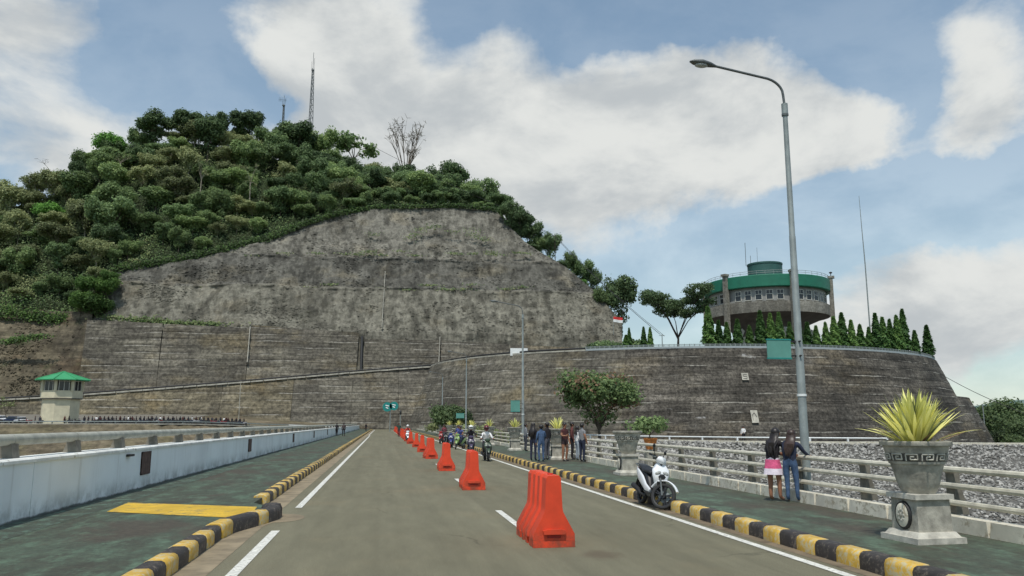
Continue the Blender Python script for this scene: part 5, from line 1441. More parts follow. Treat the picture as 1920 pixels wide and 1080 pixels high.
# ================================================================== TREES
rg = np.random.default_rng(11)
def make_conifer(seed):
    g_ = np.random.default_rng(seed); n = 2200
    u = g_.uniform(0, 1, n) ** .75; a = g_.uniform(0, 2 * math.pi, n)
    prof = 1.12 * (1 - u) ** .75 * (.55 + .45 * np.minimum(1, u * 7)) * (1 + .18 * np.sin(a * 3 + u * 22 + seed)) 
    r = prof * g_.uniform(.55, 1.08, n)
    P = np.stack([r * np.cos(a), r * np.sin(a), .35 + u * 7.65], 1)
    N = np.stack([np.cos(a), np.sin(a), .9 + 0 * a], 1)
    return quads_mesh('crown', leaf_quads(g_, P, N, .34, 2.0), [M['leaf_conifer']])
CONE = [make_conifer(k) for k in range(4)]
mb = MB(); mb.tube([(0, 0, -.1), (0, 0, 3), (0, 0, 7.4)], [.12, .09, .02], M['bark_dark'], 6); CTR = mb.mesh('trunk', 50)
CX = [(1326, 578, 1.25), (1345, 602, .9), (1360, 606, .9), (1380, 600, 1), (1402, 612, .9), (1423, 585, 1.1), (1442, 590, 1), (1458, 588, 1), (1477, 606, .9), (1494, 600, .9), (1510, 606, 1), (1526, 612, .9), (1544, 606, .9), (1560, 596, 1), (1575, 589, 1.1), (1592, 602, .9), (1608, 610, .9), (1624, 615, .8), (1638, 590, 1.05), (1651, 597, 1), (1664, 601, .95), (1677, 594, 1.05), (1689, 583, 1.15), (1709, 621, .9), (1732, 612, 1.15)]
for i, (px, py, wf_) in enumerate(CX):
    p = drum_at(px, DR - 2.6 - (i % 3) * .5 if px < 1700 else DR - 1.3); h = float(atY(px, py, p[1])[2]) - DZ
    t = thing('conifer_tree', 'slender dark green conifer, %s from the left in the row before the round building' % ORD[i], 'tree', (p[0], p[1], DZ), rnd.uniform(0, 6), 'row of slender conifers on the plateau edge')
    s_ = h / 8.0; wq = 1.22 if px < 1560 else 1.35; t.scale = (wf_ * wq, wf_ * wq, s_ * 1.03)
    link('trunk', CTR, t); link('crown', CONE[i % 4], t)
for i, (px, py, wf_) in enumerate([(1205, 613, .8), (1217, 614, .75), (1172, 628, 1.0), (1178, 615, .7)]):
    p = drum_at(px, DR - 2.2); h = float(atY(px, py, p[1])[2]) - DZ
    t = thing('conifer_tree', ['thin conifer, left one of the close pair left of the umbrella tree', 'thin conifer, right one of the close pair left of the umbrella tree', 'broad low conifer below the right end of the hill face', 'narrow conifer at the foot of the hill face end'][i], 'tree', (p[0], p[1], DZ), rnd.uniform(0, 6), 'conifers between hill and umbrella tree')
    t.scale = (wf_, wf_, h / 8); link('trunk', CTR, t); link('crown', CONE[i % 4], t)

def limb_mesh(name, segs, mat):
    mb = MB()
    for pts, r in segs: mb.tube(pts, r, mat, 6)
    return mb.mesh(name, 60)
def branch_tree(seed, h, spread, nb=6, sub=3, r0=.22, fork=.45, droop=0.0, zlo=.7):
    """trunk with limbs; returns segment list and tips"""
    q = random.Random(seed); segs = []; tips = []
    top = Vector((q.uniform(-.3, .3), q.uniform(-.3, .3), h * fork))
    segs.append(([(0, 0, -.6), (top.x * .4, top.y * .4, h * fork * .5), tuple(top)], [r0, r0 * .8, r0 * .62]))
    for k in range(nb):
        a = 2 * math.pi * k / nb + q.uniform(-.4, .4); z1 = h * q.uniform(zlo, 1.0)
        e = Vector((math.cos(a) * spread * q.uniform(.5, 1), math.sin(a) * spread * q.uniform(.5, 1), z1 - droop))
        m_ = (top + e) / 2 + Vector((q.uniform(-.3, .3), q.uniform(-.3, .3), q.uniform(.0, .5)))
        st = top * q.uniform(.75, 1.0)
        segs.append(([tuple(st), tuple(m_), tuple(e)], [r0 * .45, r0 * .28, r0 * .1])); tips.append(e)
        for _ in range(sub):
            e2 = e + Vector((q.uniform(-1, 1), q.uniform(-1, 1), q.uniform(-.1, .9))) * spread * .32
            b_ = m_ + (e - m_) * q.uniform(.1, .8)
            mid = (b_ + e2) / 2 + Vector((q.uniform(-.2, .2), q.uniform(-.2, .2), .1))
            segs.append(([tuple(b_), tuple(mid), tuple(e2)], [r0 * .2, r0 * .12, r0 * .05])); tips.append(e2)
    return segs, tips
def leafy(seed, h, spread, n, leaf, mat, lobe=1.0, flat_=.7, bark='bark', nb=6, sub=2, fork=.42, rin=.45, r0=.22, core=0.0):
    segs, tips = branch_tree(seed, h, spread, nb, sub, r0, fork)
    g_ = np.random.default_rng(seed)
    lobes = [(t_.x, t_.y, t_.z, *(lobe * g_.uniform(.75, 1.3) * np.array([1, 1, flat_]))) for t_ in tips]
    if core: lobes += [(0, 0, h * .62, core, core, core * .75), (0, 0, h * .42, core * .9, core * .9, core * .55)]
    P, N = crown_points(g_, lobes, n, rin)
    mi = None; mats = mat if isinstance(mat, list) else [mat]
    if len(mats) > 1:
        mi = (np.array([mnoise.noise(Vector(p * .35)) for p in P]) + g_.normal(0, .15, n) > .18).astype(int)
    return limb_mesh('trunk', segs, M[bark]), quads_mesh('crown', leaf_quads(g_, P, N, leaf), mats, mi)
def plant(name, label, loc, meshes, rz=0.0, scale=1.0, group=None, cat='tree'):
    t = thing(name, label, cat, loc, rz, group)
    t.scale = (scale, scale, scale) if isinstance(scale, (int, float)) else scale
    link('trunk', meshes[0], t); link('crown', meshes[1], t)
    return t
# forest on the hill: variants
VAR = {
 'dark': [leafy(100 + k, (8.4, 9.6, 7.6, 8.8, 7.2)[k], (3.2, 2.6, 3.9, 3.0, 3.4)[k], 6800, .36, M['leaf_dark'], (1.3, 1.15, 1.4, 1.0, 1.2)[k], (.9, 1.2, .7, 1.0, .8)[k], 'bark', (9, 7, 10, 12, 8)[k], (4, 5, 3, 3, 5)[k], rin=.3, core=(2.2, 1.8, 2.4, 1.9, 2.1)[k]) for k in range(5)],
 'mid': [leafy(120 + k, (7.6, 8.6, 7.0, 8.0)[k], (3.4, 2.8, 3.8, 3.0)[k], 6400, .35, M['leaf_mid'], (1.3, 1.1, 1.35, 1.0)[k], (.85, 1.15, .7, 1.0)[k], 'bark', (9, 8, 10, 12)[k], (4, 5, 3, 3)[k], rin=.3, core=(2.2, 1.8, 2.3, 1.8)[k]) for k in range(4)],
 'olive': [leafy(140 + k, (7.6, 8.8, 7.2)[k], (3.3, 3.0, 3.8)[k], 5000, .34, M['leaf_olive'], (1.2, 1.0, 1.2)[k], (.8, 1.0, .6)[k], 'bark_pale', (9, 8, 10)[k], (4, 5, 3)[k], rin=.25, core=(1.9, 1.7, 1.8)[k]) for k in range(3)],
 'fresh': [leafy(160 + k, 6.6, 3.0, 5600, .37, M['leaf_fresh'], 1.4, .85, 'bark', 8, 4, rin=.6, core=2.1) for k in range(1)],
}
LBL = {'dark': 'dense dark green tree in the forest covering the hilltop', 'mid': 'mid green bushy tree in the forest covering the hilltop', 'olive': 'olive green open tree in the forest covering the hilltop', 'fresh': 'bright green tree in the forest covering the hilltop'}
placed = []; cnt = 0; tries = 0
while cnt < 235 and tries < 30000:
    tries += 1
    px = rg.uniform(-190, 1140); t_ = rg.uniform(.02, 1.1)
    if px > 950: t_ = rg.uniform(.1, 1.0)
    p = hill_pt(px, t_)
    md = 5.9 if t_ > .25 else 4.6
    if any((p[0] - q[0]) ** 2 + (p[1] - q[1]) ** 2 < md * md for q in placed): continue
    placed.append(p)
    u = rg.uniform()
    nz_ = mnoise.noise(Vector((p[0] * .025, p[1] * .04, 3.0)))
    if px < 470: kind = 'olive' if u < .42 + nz_ else ('mid' if u < .74 else ('fresh' if u < .80 else 'dark'))
    elif px < 800: kind = 'dark' if u < .5 - nz_ else ('mid' if u < .86 else 'olive')
    else: kind = 'dark' if u < .55 else ('mid' if u < .92 else 'fresh')
    s_ = rg.uniform(.85, 1.40) * (.62 if t_ < .14 else (.85 if t_ < .3 else 1.0)) * (.78 if px > 900 else 1.0) * (.55 if px > 1020 else 1.0)
    ms = VAR[kind][rg.integers(len(VAR[kind]))]
    plant('hill_tree', LBL[kind], (p[0], p[1], p[2] - .5), ms, rg.uniform(0, 6.28), (s_ * rg.uniform(.95, 1.35), s_ * rg.uniform(.95, 1.35), s_ * rg.uniform(.75, 1.3)), LBL[kind].replace('tree', 'trees'))
    cnt += 1
def hill_front(px, t_): return hill_pt(px, t_)
# skyline trees that can be told apart
for (px, ytop, kind, lb, w_) in [(183, 240, 'fresh', 'bright green round tree rising at the left end of the skyline crowns', 1.0), (265, 216, 'dark', 'tall dark tree on the skyline right of the bright round crown', 1.2), (330, 211, 'dark', 'tall dark tree at the top of the skyline, left of two', 1.15), (385, 224, 'dark', 'spreading dark tree on the skyline between two tall crowns', 1.1), (442, 212, 'dark', 'tall dark domed tree standing alone on the skyline', 1.05), (545, 238, 'dark', 'dark tree in front of the foot of the tall lattice mast', 1.1), (588, 250, 'mid', 'dark tree right of the foot of the tall lattice mast', 1.0), (840, 308, 'dark', 'thin dark tree on the skyline right of the bare tree', .9), (905, 338, 'dark', 'dark tree on the skyline where the hill begins to drop', .85)]:
    b_ = hill_pt(px, .97); h = float(atY(px, ytop, b_[1])[2]) - b_[2]
    ms = VAR[kind][rg.integers(len(VAR[kind]))]; s_ = h / 9.2
    plant('skyline_tree', lb, (b_[0], b_[1], b_[2] - .4), ms, rg.uniform(0, 6), (s_ * w_ * .95, s_ * w_ * .95, s_), 'trees on the skyline of the hill')
um = leafy(201, 8.5, 3.6, 900, .55, M['leaf_dark'], 1.5, .35, 'bark', 6, 2, .6)
b_ = hill_pt(655, .98); h = float(atY(655, 258, b_[1])[2]) - b_[2]
plant('umbrella_tree', 'flat topped dark tree on the skyline right of the masts', (b_[0], b_[1], b_[2]), um, 1.0, h / 9.3)
# bare tree on the summit, bare tree far left, pale trunks on the slope
def bare(seed, h, spread, mat, label, loc, nb=7, sub=5, r0=.3, fork=.35, leaves=True):
    segs, tips = branch_tree(seed, h, spread, nb, sub, r0, fork, 0.0, .52); q = random.Random(seed)
    for e in list(tips):
        for _ in range(3):
            e2 = e + Vector((q.uniform(-1, 1), q.uniform(-1, 1), q.uniform(-.3, 1))) * spread * .22
            segs.append(([tuple(e), tuple((e + e2) / 2 + Vector((0, 0, .08))), tuple(e2)], [r0 * .13, r0 * .11, r0 * .07])); tips.append(e2)
    t = thing('bare_tree', label, 'tree', loc); link('trunk', limb_mesh('trunk', segs, mat), t)
    if leaves:
        g_ = np.random.default_rng(seed); P = np.array([tips[i % len(tips)] for i in range(150)]) + g_.normal(0, .22, (150, 3))
        link('crown', quads_mesh('crown', leaf_quads(g_, P, g_.normal(0, 1, (150, 3)), .32), [M['leaf_olive']]), t)
    return t
b_ = hill_pt(757, .96); h = float(atY(757, 232, b_[1])[2]) - b_[2] + 1
bare(31, h * .93, 8.6, M['bark'], 'bare branching tree standing against the sky on the summit', (b_[0], b_[1], b_[2] - .5), 13, 7, .55, .30)
b_ = hill_pt(85, .98); h = float(atY(85, 300, b_[1])[2]) - b_[2]
bare(33, max(h, 8), 6.0, M['bark_dark'], 'dead leafless tree leaning out at the far left skyline', (b_[0], b_[1], b_[2]), 5, 4, .28, .4, False)
for (px, t_, h, lb) in [(362, .42, 13, 'slim pale trunked tree on the slope below the tallest crowns'), (458, .34, 14, 'pale forked tree on the slope below the masts'), (205, .75, 10, 'grey leafless tree among the crowns left of centre'), (560, .6, 9, 'thin bare grey tree in the middle of the forest'), (686, .3, 6, 'short white bare trunk above the concrete face')]:
    b_ = hill_pt(px, t_); D_ = b_[1] - 6
    bare(int(px), h, 3.0 if h > 7 else .8, M['bark_pale'], lb, (b_[0] * D_ / b_[1], D_, b_[2] - 1), 5, 2, .22, .62, h > 9)
# undergrowth covering the hill soil; tree shade at its foot painted as darker leaves
n = 85000
pxs = rg.uniform(-200, 1165, n); tsx = rg.uniform(0.0, 1.0, n) ** 1.25
gp = np.array([[hill_pt(px, t_) for t_ in np.linspace(0, 1, 11)] for px in np.linspace(-200, 1165, 60)])
fi = (pxs + 200) / 1365 * 59; ti = tsx * 10
i0 = np.minimum(fi.astype(int), 58); j0 = np.minimum(ti.astype(int), 9); fu = (fi - i0)[:, None]; tu = (ti - j0)[:, None]
P = (gp[i0, j0] * (1 - fu) + gp[i0 + 1, j0] * fu) * (1 - tu) + (gp[i0, j0 + 1] * (1 - fu) + gp[i0 + 1, j0 + 1] * fu) * tu
hmap = np.array([mnoise.noise(Vector((p[0] * .13, p[1] * .13, 4.0))) for p in P])
P[:, 2] += rg.uniform(-.1, 1.0, n) * np.where(pxs > 950, 1.1, 3.4 + 3.2 * hmap) * np.clip(tsx * 6, .35, 1.0)
P[:, 1] -= rg.uniform(0, .8, n)
link('undergrowth', quads_mesh('undergrowth', leaf_quads(rg, P, np.tile([0, -.6, .8], (n, 1)) + rg.normal(0, .4, (n, 3)), .46), [M['leaf_lowland_and_shade'], M['leaf_dark'], M['leaf_mid'], M['leaf_olive']], np.clip(np.digitize(np.array([mnoise.noise(Vector((p[0] * .06, p[1] * .06, p[2] * .06))) for p in P]) + rg.normal(0, .16, n) - .25 * (tsx < .12) - (pxs - 450) * .0004, [-.12, .12, .3]), 0, 3).astype(int)), kind='stuff')
# climbing greenery along the edge of the concrete and on its ledges
def fringe(name, items, n, size, mats, label=None, spread=1.0, lift=1.0):
    Q = []
    for (px, py, D, rx, rz_) in items:
        c_ = atY(px, py, D)
        for _ in range(max(3, int(n / len(items)))):
            Q.append(c_ + np.array([rg.normal(0, rx), -abs(rg.normal(0, .5)) * spread, rg.normal(0, rz_)]))
    Q = np.array(Q); k = len(Q)
    return quads_mesh(name, leaf_quads(rg, Q, np.tile([0, -.8, .6], (k, 1)), size), mats, (rg.uniform(size=k) > .55).astype(int) if len(mats) > 1 else None)
its = []
for px in range(185, 470, 5): its.append((px, float(np.interp(px, [178, 260, 470], [602, 607, 617])) - 4, 262.5, 1.5, .45 if px > 300 else .8))
link('ledge_weeds', fringe('ledge_weeds', its, 3400, .5, [M['leaf_mid'], M['leaf_olive']]), kind='stuff')
its = []
for _ in range(46):
    px = rnd.uniform(210, 1010); py = rnd.choice([478, 537, 540, 475]) + rnd.uniform(-5, 5)
    zt, Dt = face_top(px); z = CAM_H + (793 - py) * 272 / FPX
    if z < zt - 2: its.append((px, py, Dup(z) - 1.0, 1.6, .22))
for (px, py) in [(790, 432), (800, 428), (780, 440), (820, 425), (890, 440), (900, 445), (910, 450), (770, 445), (850, 435), (700, 440), (880, 432)]:
    z = CAM_H + (793 - py) * 278 / FPX; its.append((px, py, Dup(z) - .8, 1.6, .5))
link('face_weeds', fringe('face_weeds', its, 2600, .42, [M['leaf_olive'], M['leaf_dark']]), kind='stuff')
its = []
for px in range(200, 930, 4):
    py = float(np.interp(px, BX, BY)); zt, Dt = face_top(px); its.append((px, py - 3, Dt - .4, .9, .8 if px < 520 else .45))
link('edge_scrub', fringe('edge_scrub', its, 6500, .48, [M['leaf_lowland_and_shade'], M['leaf_bush']]), kind='stuff')  # darker leaf colour paints the shade below the forest edge
# bright bush at the left end of the concrete
bsh = leafy(260, 4.6, 3.0, 5200, .36, M['leaf_bush'], 1.2, 1.1, 'bark', 10, 4, .2, rin=.3, core=1.8)
for i, (px, py, s_) in enumerate([(180, 585, 1.15), (150, 575, 1.0), (196, 545, .95), (165, 545, 1.1), (205, 520, .7)]):
    D_ = 262 + i; p = atY(px, py + 14, D_)
    plant('bush', ['large bright green bush at the left end of the sprayed concrete', 'bright green bush left of the largest one', 'bright green bush climbing beside the concrete edge', 'bright green bush above the largest one', 'small bright green bush highest along the concrete edge'][i], tuple(p), bsh, i * 1.3, s_, 'bright bushes at the left end of the concrete', 'bush')
its = [(px, float(np.interp(px, [-60, 0, 60, 120], [578, 586, 590, 598])), 266, 2.2, .9) for px in range(-60, 160, 5)] + [(px, 640 - (px - 20) * .2, 255, 2.0, .3) for px in range(10, 80, 8)] + [(265, 603, 262, 2, .5), (30, 560, 268, 4, 1.5), (10, 568, 267, 4, 1.3)]
link('bank_scrub', fringe('bank_scrub', its, 5200, .42, [M['leaf_bush'], M['leaf_lowland_and_shade']]), kind='stuff')

# umbrella tree, trees at the hill's right foot, shrubs
p = drum_at(1268, DR - 12); h = float(atY(1268, 543, p[1])[2]) - DZ
segs, tips = branch_tree(77, h * .90, h * .50, 7, 7, .36, .30)
g_ = np.random.default_rng(77); lob = [(t_.x, t_.y, t_.z, 1.55, 1.55, .8) for t_ in tips if t_.z > h * .36]
lob += [(h * .30 * math.cos(k * .7) * (.6 + .4 * (k % 2)), h * .30 * math.sin(k * .7) * (.6 + .4 * (k % 2)), h * (.62 + .07 * (k % 4)), 1.9, 1.9, .95) for k in range(9)]
P, N = crown_points(g_, lob, 12000, .3)
plant('umbrella_tree', 'dark spreading umbrella tree with visible limbs left of the round building', (p[0], p[1], DZ), (limb_mesh('trunk', segs, M['bark_dark']), quads_mesh('crown', leaf_quads(g_, P, N, .36), [M['leaf_dark']])), .4)
for (px, yt, yb, kind, lb, w_) in [(1160, 540, 640, 'dark', 'large dark tree leaning out behind the lower right end of the hill face', 1.0), (1128, 536, 610, 'mid', 'green tree on the hill edge left of the large leaning tree', .7), (1082, 487, 545, 'dark', 'small dark tree on the right hill edge below the cable pole', .8), (1060, 478, 535, 'mid', 'small green tree on the hill edge just right of the cable pole', .7), (1020, 442, 500, 'dark', 'small dark tree on the hill edge left of the cable pole', .9), (985, 420, 480, 'dark', 'dark tree where the concrete face meets the skyline', .9), (965, 395, 460, 'dark', 'dark tree on the skyline corner of the concrete face', .9), (945, 378, 440, 'dark', 'dark tree at the top right shoulder of the hill', .9), (1000, 440, 490, 'mid', 'mid green tree on the steep right hill edge', .8), (1100, 505, 570, 'dark', 'small dark tree midway down the right hill edge', .7)]:
    D_ = 290 if px < 1120 else 270
    t0 = atY(px + (12 if px < 1120 else 4), yb, D_); h = float(atY(px, yt, D_)[2]) - t0[2]; ms = VAR[kind][rg.integers(3)]; s_ = h / 9.4
    plant('edge_tree', lb, tuple(t0), ms, rg.uniform(0, 6), (s_ * w_ * .82, s_ * w_ * .82, s_), 'trees down the right edge of the hill')
shb = leafy(280, 1.7, 1.2, 900, .30, M['leaf_dark'], .75, .8, 'bark', 6, 2, .3)
for i, (px, s_, D_) in enumerate([(1103, 1.2, 205), (1118, 1.5, 203), (1131, 1.6, 202), (1146, 1.4, 200), (1158, 1.3, 198), (1186, 1.5, 196), (1194, 1.3, 194)]):
    k = az_k(px); plant('shrub', 'dark clipped shrub on the plateau edge below the hill face, %s from the left' % ORD[i], (k * D_, D_, DZ), shb, i, s_ * 1.15, 'shrubs on the plateau edge', 'shrub')

# ---- trees close to the dam
st_ = leafy(301, 5.6, 2.7, 8000, .24, [M['leaf_mid'], M['leaf_red']], 1.15, .8, 'bark', 10, 4, .18, .5, .16, 1.9)
k = az_k(1120); zb = -3.4
st_[1].materials[0] = M['leaf_mid']
plant('broad_tree', 'broad green tree with reddish young leaves in front of the round wall', (k * 93, 93, -.15), st_, 2.2, (1.30, 1.30, 1.20))
dt_ = leafy(310, 4.2, 1.9, 5200, .25, M['leaf_lowland_and_shade'], 1.1, .85, 'bark_dark', 8, 2, .25, .4, .14)
k = az_k(843)
plant('round_tree', 'dark dense round tree behind the railing beyond the parked scooters', (k * 112, 112, -.9), dt_, .5, (1.0, 1.0, 1.02))
k = az_k(872); plant('round_tree', 'smaller dark round tree touching the dense round tree on its right', (k * 116, 116, -.9), dt_, 2.5, (.55, .55, .85))
ob = leafy(320, 1.1, .75, 700, .16, M['leaf_mid'], .5, .8, 'bark', 6, 2, .3, .4, .05)
k = az_k(1212); D_ = 30.0
t = thing('orange_pot', 'orange clay pot on a short pillar behind the railing near the second planter', 'pot', (k * D_, D_, -.3))
mb = MB(); mb.box((0, 0, .35), (.4, .4, 1.5), M['stone_carved']); mb.build('pillar', t)
mb = MB(); mb.lathe([(.16, 1.1), (.22, 1.3), (.25, 1.46), (.27, 1.47), (.27, 1.53), (.22, 1.53), (.2, 1.45), (0, 1.45)], flat(196, 120, 58), 20); mb.build('pot', t, 40)
plant('potted_shrub', 'small green shrub growing in the orange clay pot', (k * D_, D_, 1.15), ob, 0, .62, None, 'shrub')
ys_ = leafy(330, 1.3, 1.1, 900, .2, M['leaf_olive'], .6, .7, 'bark', 6, 2, .25, .4, .05)
SHX = [(905, 80, .8), (925, 86, 1.0), (948, 76, .9), (985, 70, .7), (1085, 64, .6), (1150, 66, .6), (890, 95, 1.0), (830, 118, 1.0)]
for i, (px, D_, s_) in enumerate(SHX):
    k = az_k(px); plant('low_shrub', 'low yellowish shrub behind the right railing, %s of the scattered row' % ORD[i], (k * D_, D_, valley(k * D_, D_)), ys_, i * 1.7, s_ * 1.25, 'low shrubs behind the right railing', 'shrub')

# ---- far right trees below the plateau
fr_ = [leafy(340 + k, 12, 5.2, 6000, .55, M['leaf_lowland_and_shade'], 2.6, .85, 'bark', 8, 2, .3, .4, .3) for k in range(2)]
for i, (px, D_, yt) in enumerate([(1842, 262, 748), (1868, 275, 760), (1890, 240, 775), (1915, 262, 770), (1905, 215, 785), (1945, 230, 775), (1870, 225, 800), (1930, 200, 800), (1890, 198, 815)]):
    k = az_k(px); zt = CAM_H + (793 - yt) * D_ / FPX; s_ = (zt + 10) / 13.6
    plant('lowland_tree', '%s green tree right of the round wall, %s' % ('dark' if i % 2 == 0 else 'mid', ['behind the wall foot', 'left of the pole top', 'in the middle of the clump', 'cut by the right edge of the view', 'low in front at the right', 'just showing at the right edge', 'low beside the thin pole', 'nearest the rubble at the right', 'lowest beside the round wall'][i]), (k * D_, D_, -11), fr_[i % 2], i * 1.1, (max(s_, .75), max(s_, .75), s_), 'trees right of the round wall')

# ================================================================== MASTS, POLES AND CABLES
def lattice(label, loc, h, w0, w1, nb):
    t = thing('lattice_mast', label, 'radio mast', loc)
    leg = [[Vector((math.cos(a) * (w0 + (w1 - w0) * u), math.sin(a) * (w0 + (w1 - w0) * u), h * .86 * u)) for u in np.linspace(0, 1, nb + 1)] for a in (R(-90), R(30), R(150))]
    for q in range(3):
        mb = MB(); mb.tube([tuple(p) for p in leg[q]], .15, M['galv_dark'], 5); mb.build('leg', t)
    mb = MB()
    for q in range(3):
        for i in range(nb):
            mb.tube([leg[q][i], leg[(q + 1) % 3][i + 1]], .09, M['galv_dark'], 4); mb.tube([leg[q][i], leg[(q + 1) % 3][i]], .08, M['galv_dark'], 4)
    mb.build('bracing', t)
    mb = MB(); mb.tube([(0, 0, h * .85), (0, 0, h)], .10, M['galv_dark'], 5)
    mb.tube([(.5, 0, h * .86), (.5, 0, h * .95)], .06, M['galv_dark'], 4); mb.tube([(-.6, 0, h * .84), (-.6, 0, h * .92)], .06, M['galv_dark'], 4); mb.build('antenna', t)
    mb = MB(); mb.ell((0, -.3, h * .84), (.7, .5, .5), M['galv_dark'], 8, 5); mb.build('dish', t)
    return t
for (px, yt, w0, lb) in [(568, 97, 1.5, 'tall dark lattice radio mast on top of the hill'), (514, 178, .9, 'shorter lattice radio mast left of the tall mast')]:
    b_ = hill_pt(px, 1.0); h = float(atY(px, yt, b_[1])[2]) - b_[2]
    m_ = lattice(lb, (b_[0], b_[1], b_[2]), h, w0, w0 * .32, 16)
    if w0 < 1:
        mb = MB(); mb.tube([(-2.2, 0, h * .93), (1.0, 0, h * .93)], .07, M['galv_dark'], 4)
        for x_ in (-2.1, -1.5, -.9, .8): mb.tube([(x_, 0, h * .90), (x_, 0, h * .97)], .05, M['galv_dark'], 4)
        mb.build('yagi_antenna', m_)
p = drum_at(1627, DR - 4); h = float(atY(1625, 368, p[1])[2]) - DZ
t = thing('whip_mast', 'very thin tall pale radio mast rising from the conifer row', 'radio mast', (p[0], p[1], DZ))
mb = MB(); mb.tube([(0, 0, 0), (0, 0, h * .55), (-.2, 0, h * .8), (-.3, 0, h)], [.17, .14, .09, .05], M['galv'], 6); mb.build('mast', t)
def pole(label, px, yt, yb, D_, mat='bark_dark', arm=True, r=.16):
    b_ = atY(px, yb, D_); tp = atY(px, yt, D_); h = tp[2] - b_[2]
    t = thing('utility_pole', label, 'pole', tuple(b_))
    mb = MB(); mb.tube([(0, 0, -1), (0, 0, h)], [r, r * .8], M[mat], 6); mb.build('shaft', t)
    if arm: mb = MB(); mb.box((0, 0, h - .5), (1.6, .14, .14), M[mat]); mb.build('cross_arm', t)
    return Vector(tp)
tp1 = pole('dark power pole on the steep right edge of the hill', 1041, 440, 490, 286)
tp2 = pole('short pole on the plateau right of the conifer pair', 1242, 626, 652, 210, 'galv', True, .14)
tp3 = pole('thin grey pole in front of the trees right of the round wall', 1851, 758, 850, 205, 'galv', False, .17)
def cable(label, pts, r=.05, sag=.02):
    P_ = []
    for a, b_ in zip(pts[:-1], pts[1:]):
        a, b_ = Vector(a), Vector(b_); L = (b_ - a).length
        for i in range(12): u = i / 12; q = a.lerp(b_, u); q.z -= 4 * sag * L * u * (1 - u); P_.append(q)
    P_.append(Vector(pts[-1]))
    mb = MB(); mb.tube(P_, r, M['dark'], 4); o = mb.build('cable', None); tag(o, label, 'cable')
top_ = Vector(atY(700, 275, 315)); mid_ = Vector(atY(950, 392, 295))
cable('upper power cable running down the right side of the hill to the plateau', [top_, mid_, tp1 + Vector((-.6, 0, -.3)), tp2 + Vector((-.6, 0, -.2))], .065, .012)
cable('lower power cable running down beside the upper one to the plateau', [mid_ + Vector((.5, 0, -1.6)), tp1 + Vector((.6, 0, -1.0)), tp2 + Vector((.6, 0, -.6))], .05, .014)
cable('dark cable dropping from the round wall to the right edge of the view', [Vector(atY(1765, 702, 225)), Vector(atY(1848, 745, 205)), Vector(atY(1960, 790, 190))], .09, .01)
t = thing('site_flag', 'small red and white flag at the right end of the hill face', 'flag', tuple(atY(1150, 616, 255)))
mb = MB(); mb.tube([(0, 0, -2), (0, 0, 4.2)], .07, M['galv'], 6); mb.build('staff', t)
rows = np.array([[(u * 3.2, -.25 * math.sin(u * 7), 2.2 + v * 1.8 - .3 * u) for u in np.linspace(0, 1, 9)] for v in (0, .5)])
rows2 = rows.copy(); rows2[:, :, 2] += .9
link('white_stripe', grid_mesh('white_stripe', rows, M['white_flat']), t); link('red_stripe', grid_mesh('red_stripe', rows2, flat(200, 50, 48)), t)
# pale panels and patches fixed on the walls
t = thing('white_board', 'white rectangular board on the slope wall behind the second street lamp', 'board', tuple(atY(973, 660, drum_arc(973, DR)[1] + 1.6)))
mb = MB(); mb.box((0, 0, 0), (4.4, .12, 1.9), M['white_flat']); mb.build('panel', t)
mb = MB()
for x_ in (-1.6, 1.6): mb.box((x_, .12, -1.2), (.14, .14, 2.6), M['galv'])
mb.build('leg', t)
def face_pipe(label, px, y0, y1, mat, r=.13):
    zt, Dt = face_top(px); pts = []
    for py in np.linspace(y0, y1, 9):
        z = CAM_H + (793 - py) * 268 / FPX; D_ = (Dup(z) if z > 31 else Dlow(z)) - 1.3; k = az_k(px + (py - y0) * -.03); pts.append((k * D_, D_, z))
    t = thing('face_pipe', label, 'pipe'); mb = MB(); mb.tube(pts, r, M[mat], 6); mb.build('pipe', t, 50)
    for p in pts[::2]:
        mb = MB(); mb.box((p[0], p[1] + .3, p[2]), (.5, .8, .25), M['bld_concrete']); mb.build('bracket', t)
face_pipe('thin white pipe running down the middle of the hill face', 721, 505, 622, 'pale_cap', .09)
face_pipe('thin pale pipe running down the slope wall right of the drain pipe', 826, 640, 690, 'pale_cap')
face_pipe('thin pale pipe on the slope wall left of the drain pipe', 472, 626, 690, 'pale_cap')
def wall_patch(label, px, py, w, h, D_, marks):
    p = atY(px, py, D_); a = math.atan2(p[1] - DC[1], p[0] - DC[0])
    t = thing('wall_plate', label, 'plate', tuple(p))
    t.rotation_euler = (-math.atan(DB), 0, a + math.pi / 2)
    mb = MB(); mb.box((0, 0, 0), (w, .08, h), M['pale_cap']); mb.build('plate', t)
    mb = MB()
    for (x0, z0, x1, z1) in marks: mb.bar((x0 * w, -.05, z0 * h), (x1 * w, -.05, z1 * h), .05, .16, M['stone_dark'])
    mb.build('marks', t)
def drum_D(px, py):
    for D_ in np.arange(150, 245, .25):
        p = atY(px, py, D_); r = math.hypot(p[0] - DC[0], p[1] - DC[1])
        if r < DR + (DZ - p[2]) * DB + .35: return D_
    return 190
wall_patch('small square white plate with grey marks high on the round wall', 1397, 706, 1.5, 1.7, drum_D(1397, 706) - .2, [(-.25, .3, .3, .3), (-.25, .3, -.25, .02), (-.25, .02, .25, .02), (.25, .02, .25, -.3), (.25, -.3, -.3, -.3)])
wall_patch('tall white plate with a dark diagonal mark low on the round wall', 1415, 781, 1.5, 2.9, drum_D(1415, 781) - .2, [(-.3, .1, .0, .3), (.0, .3, .3, -.05), (-.3, -.3, -.3, .1)])
t = thing('direction_sign', 'round topped teal road sign with white symbols at the end of the road', 'road sign', tuple(atY(732, 764, 165)))
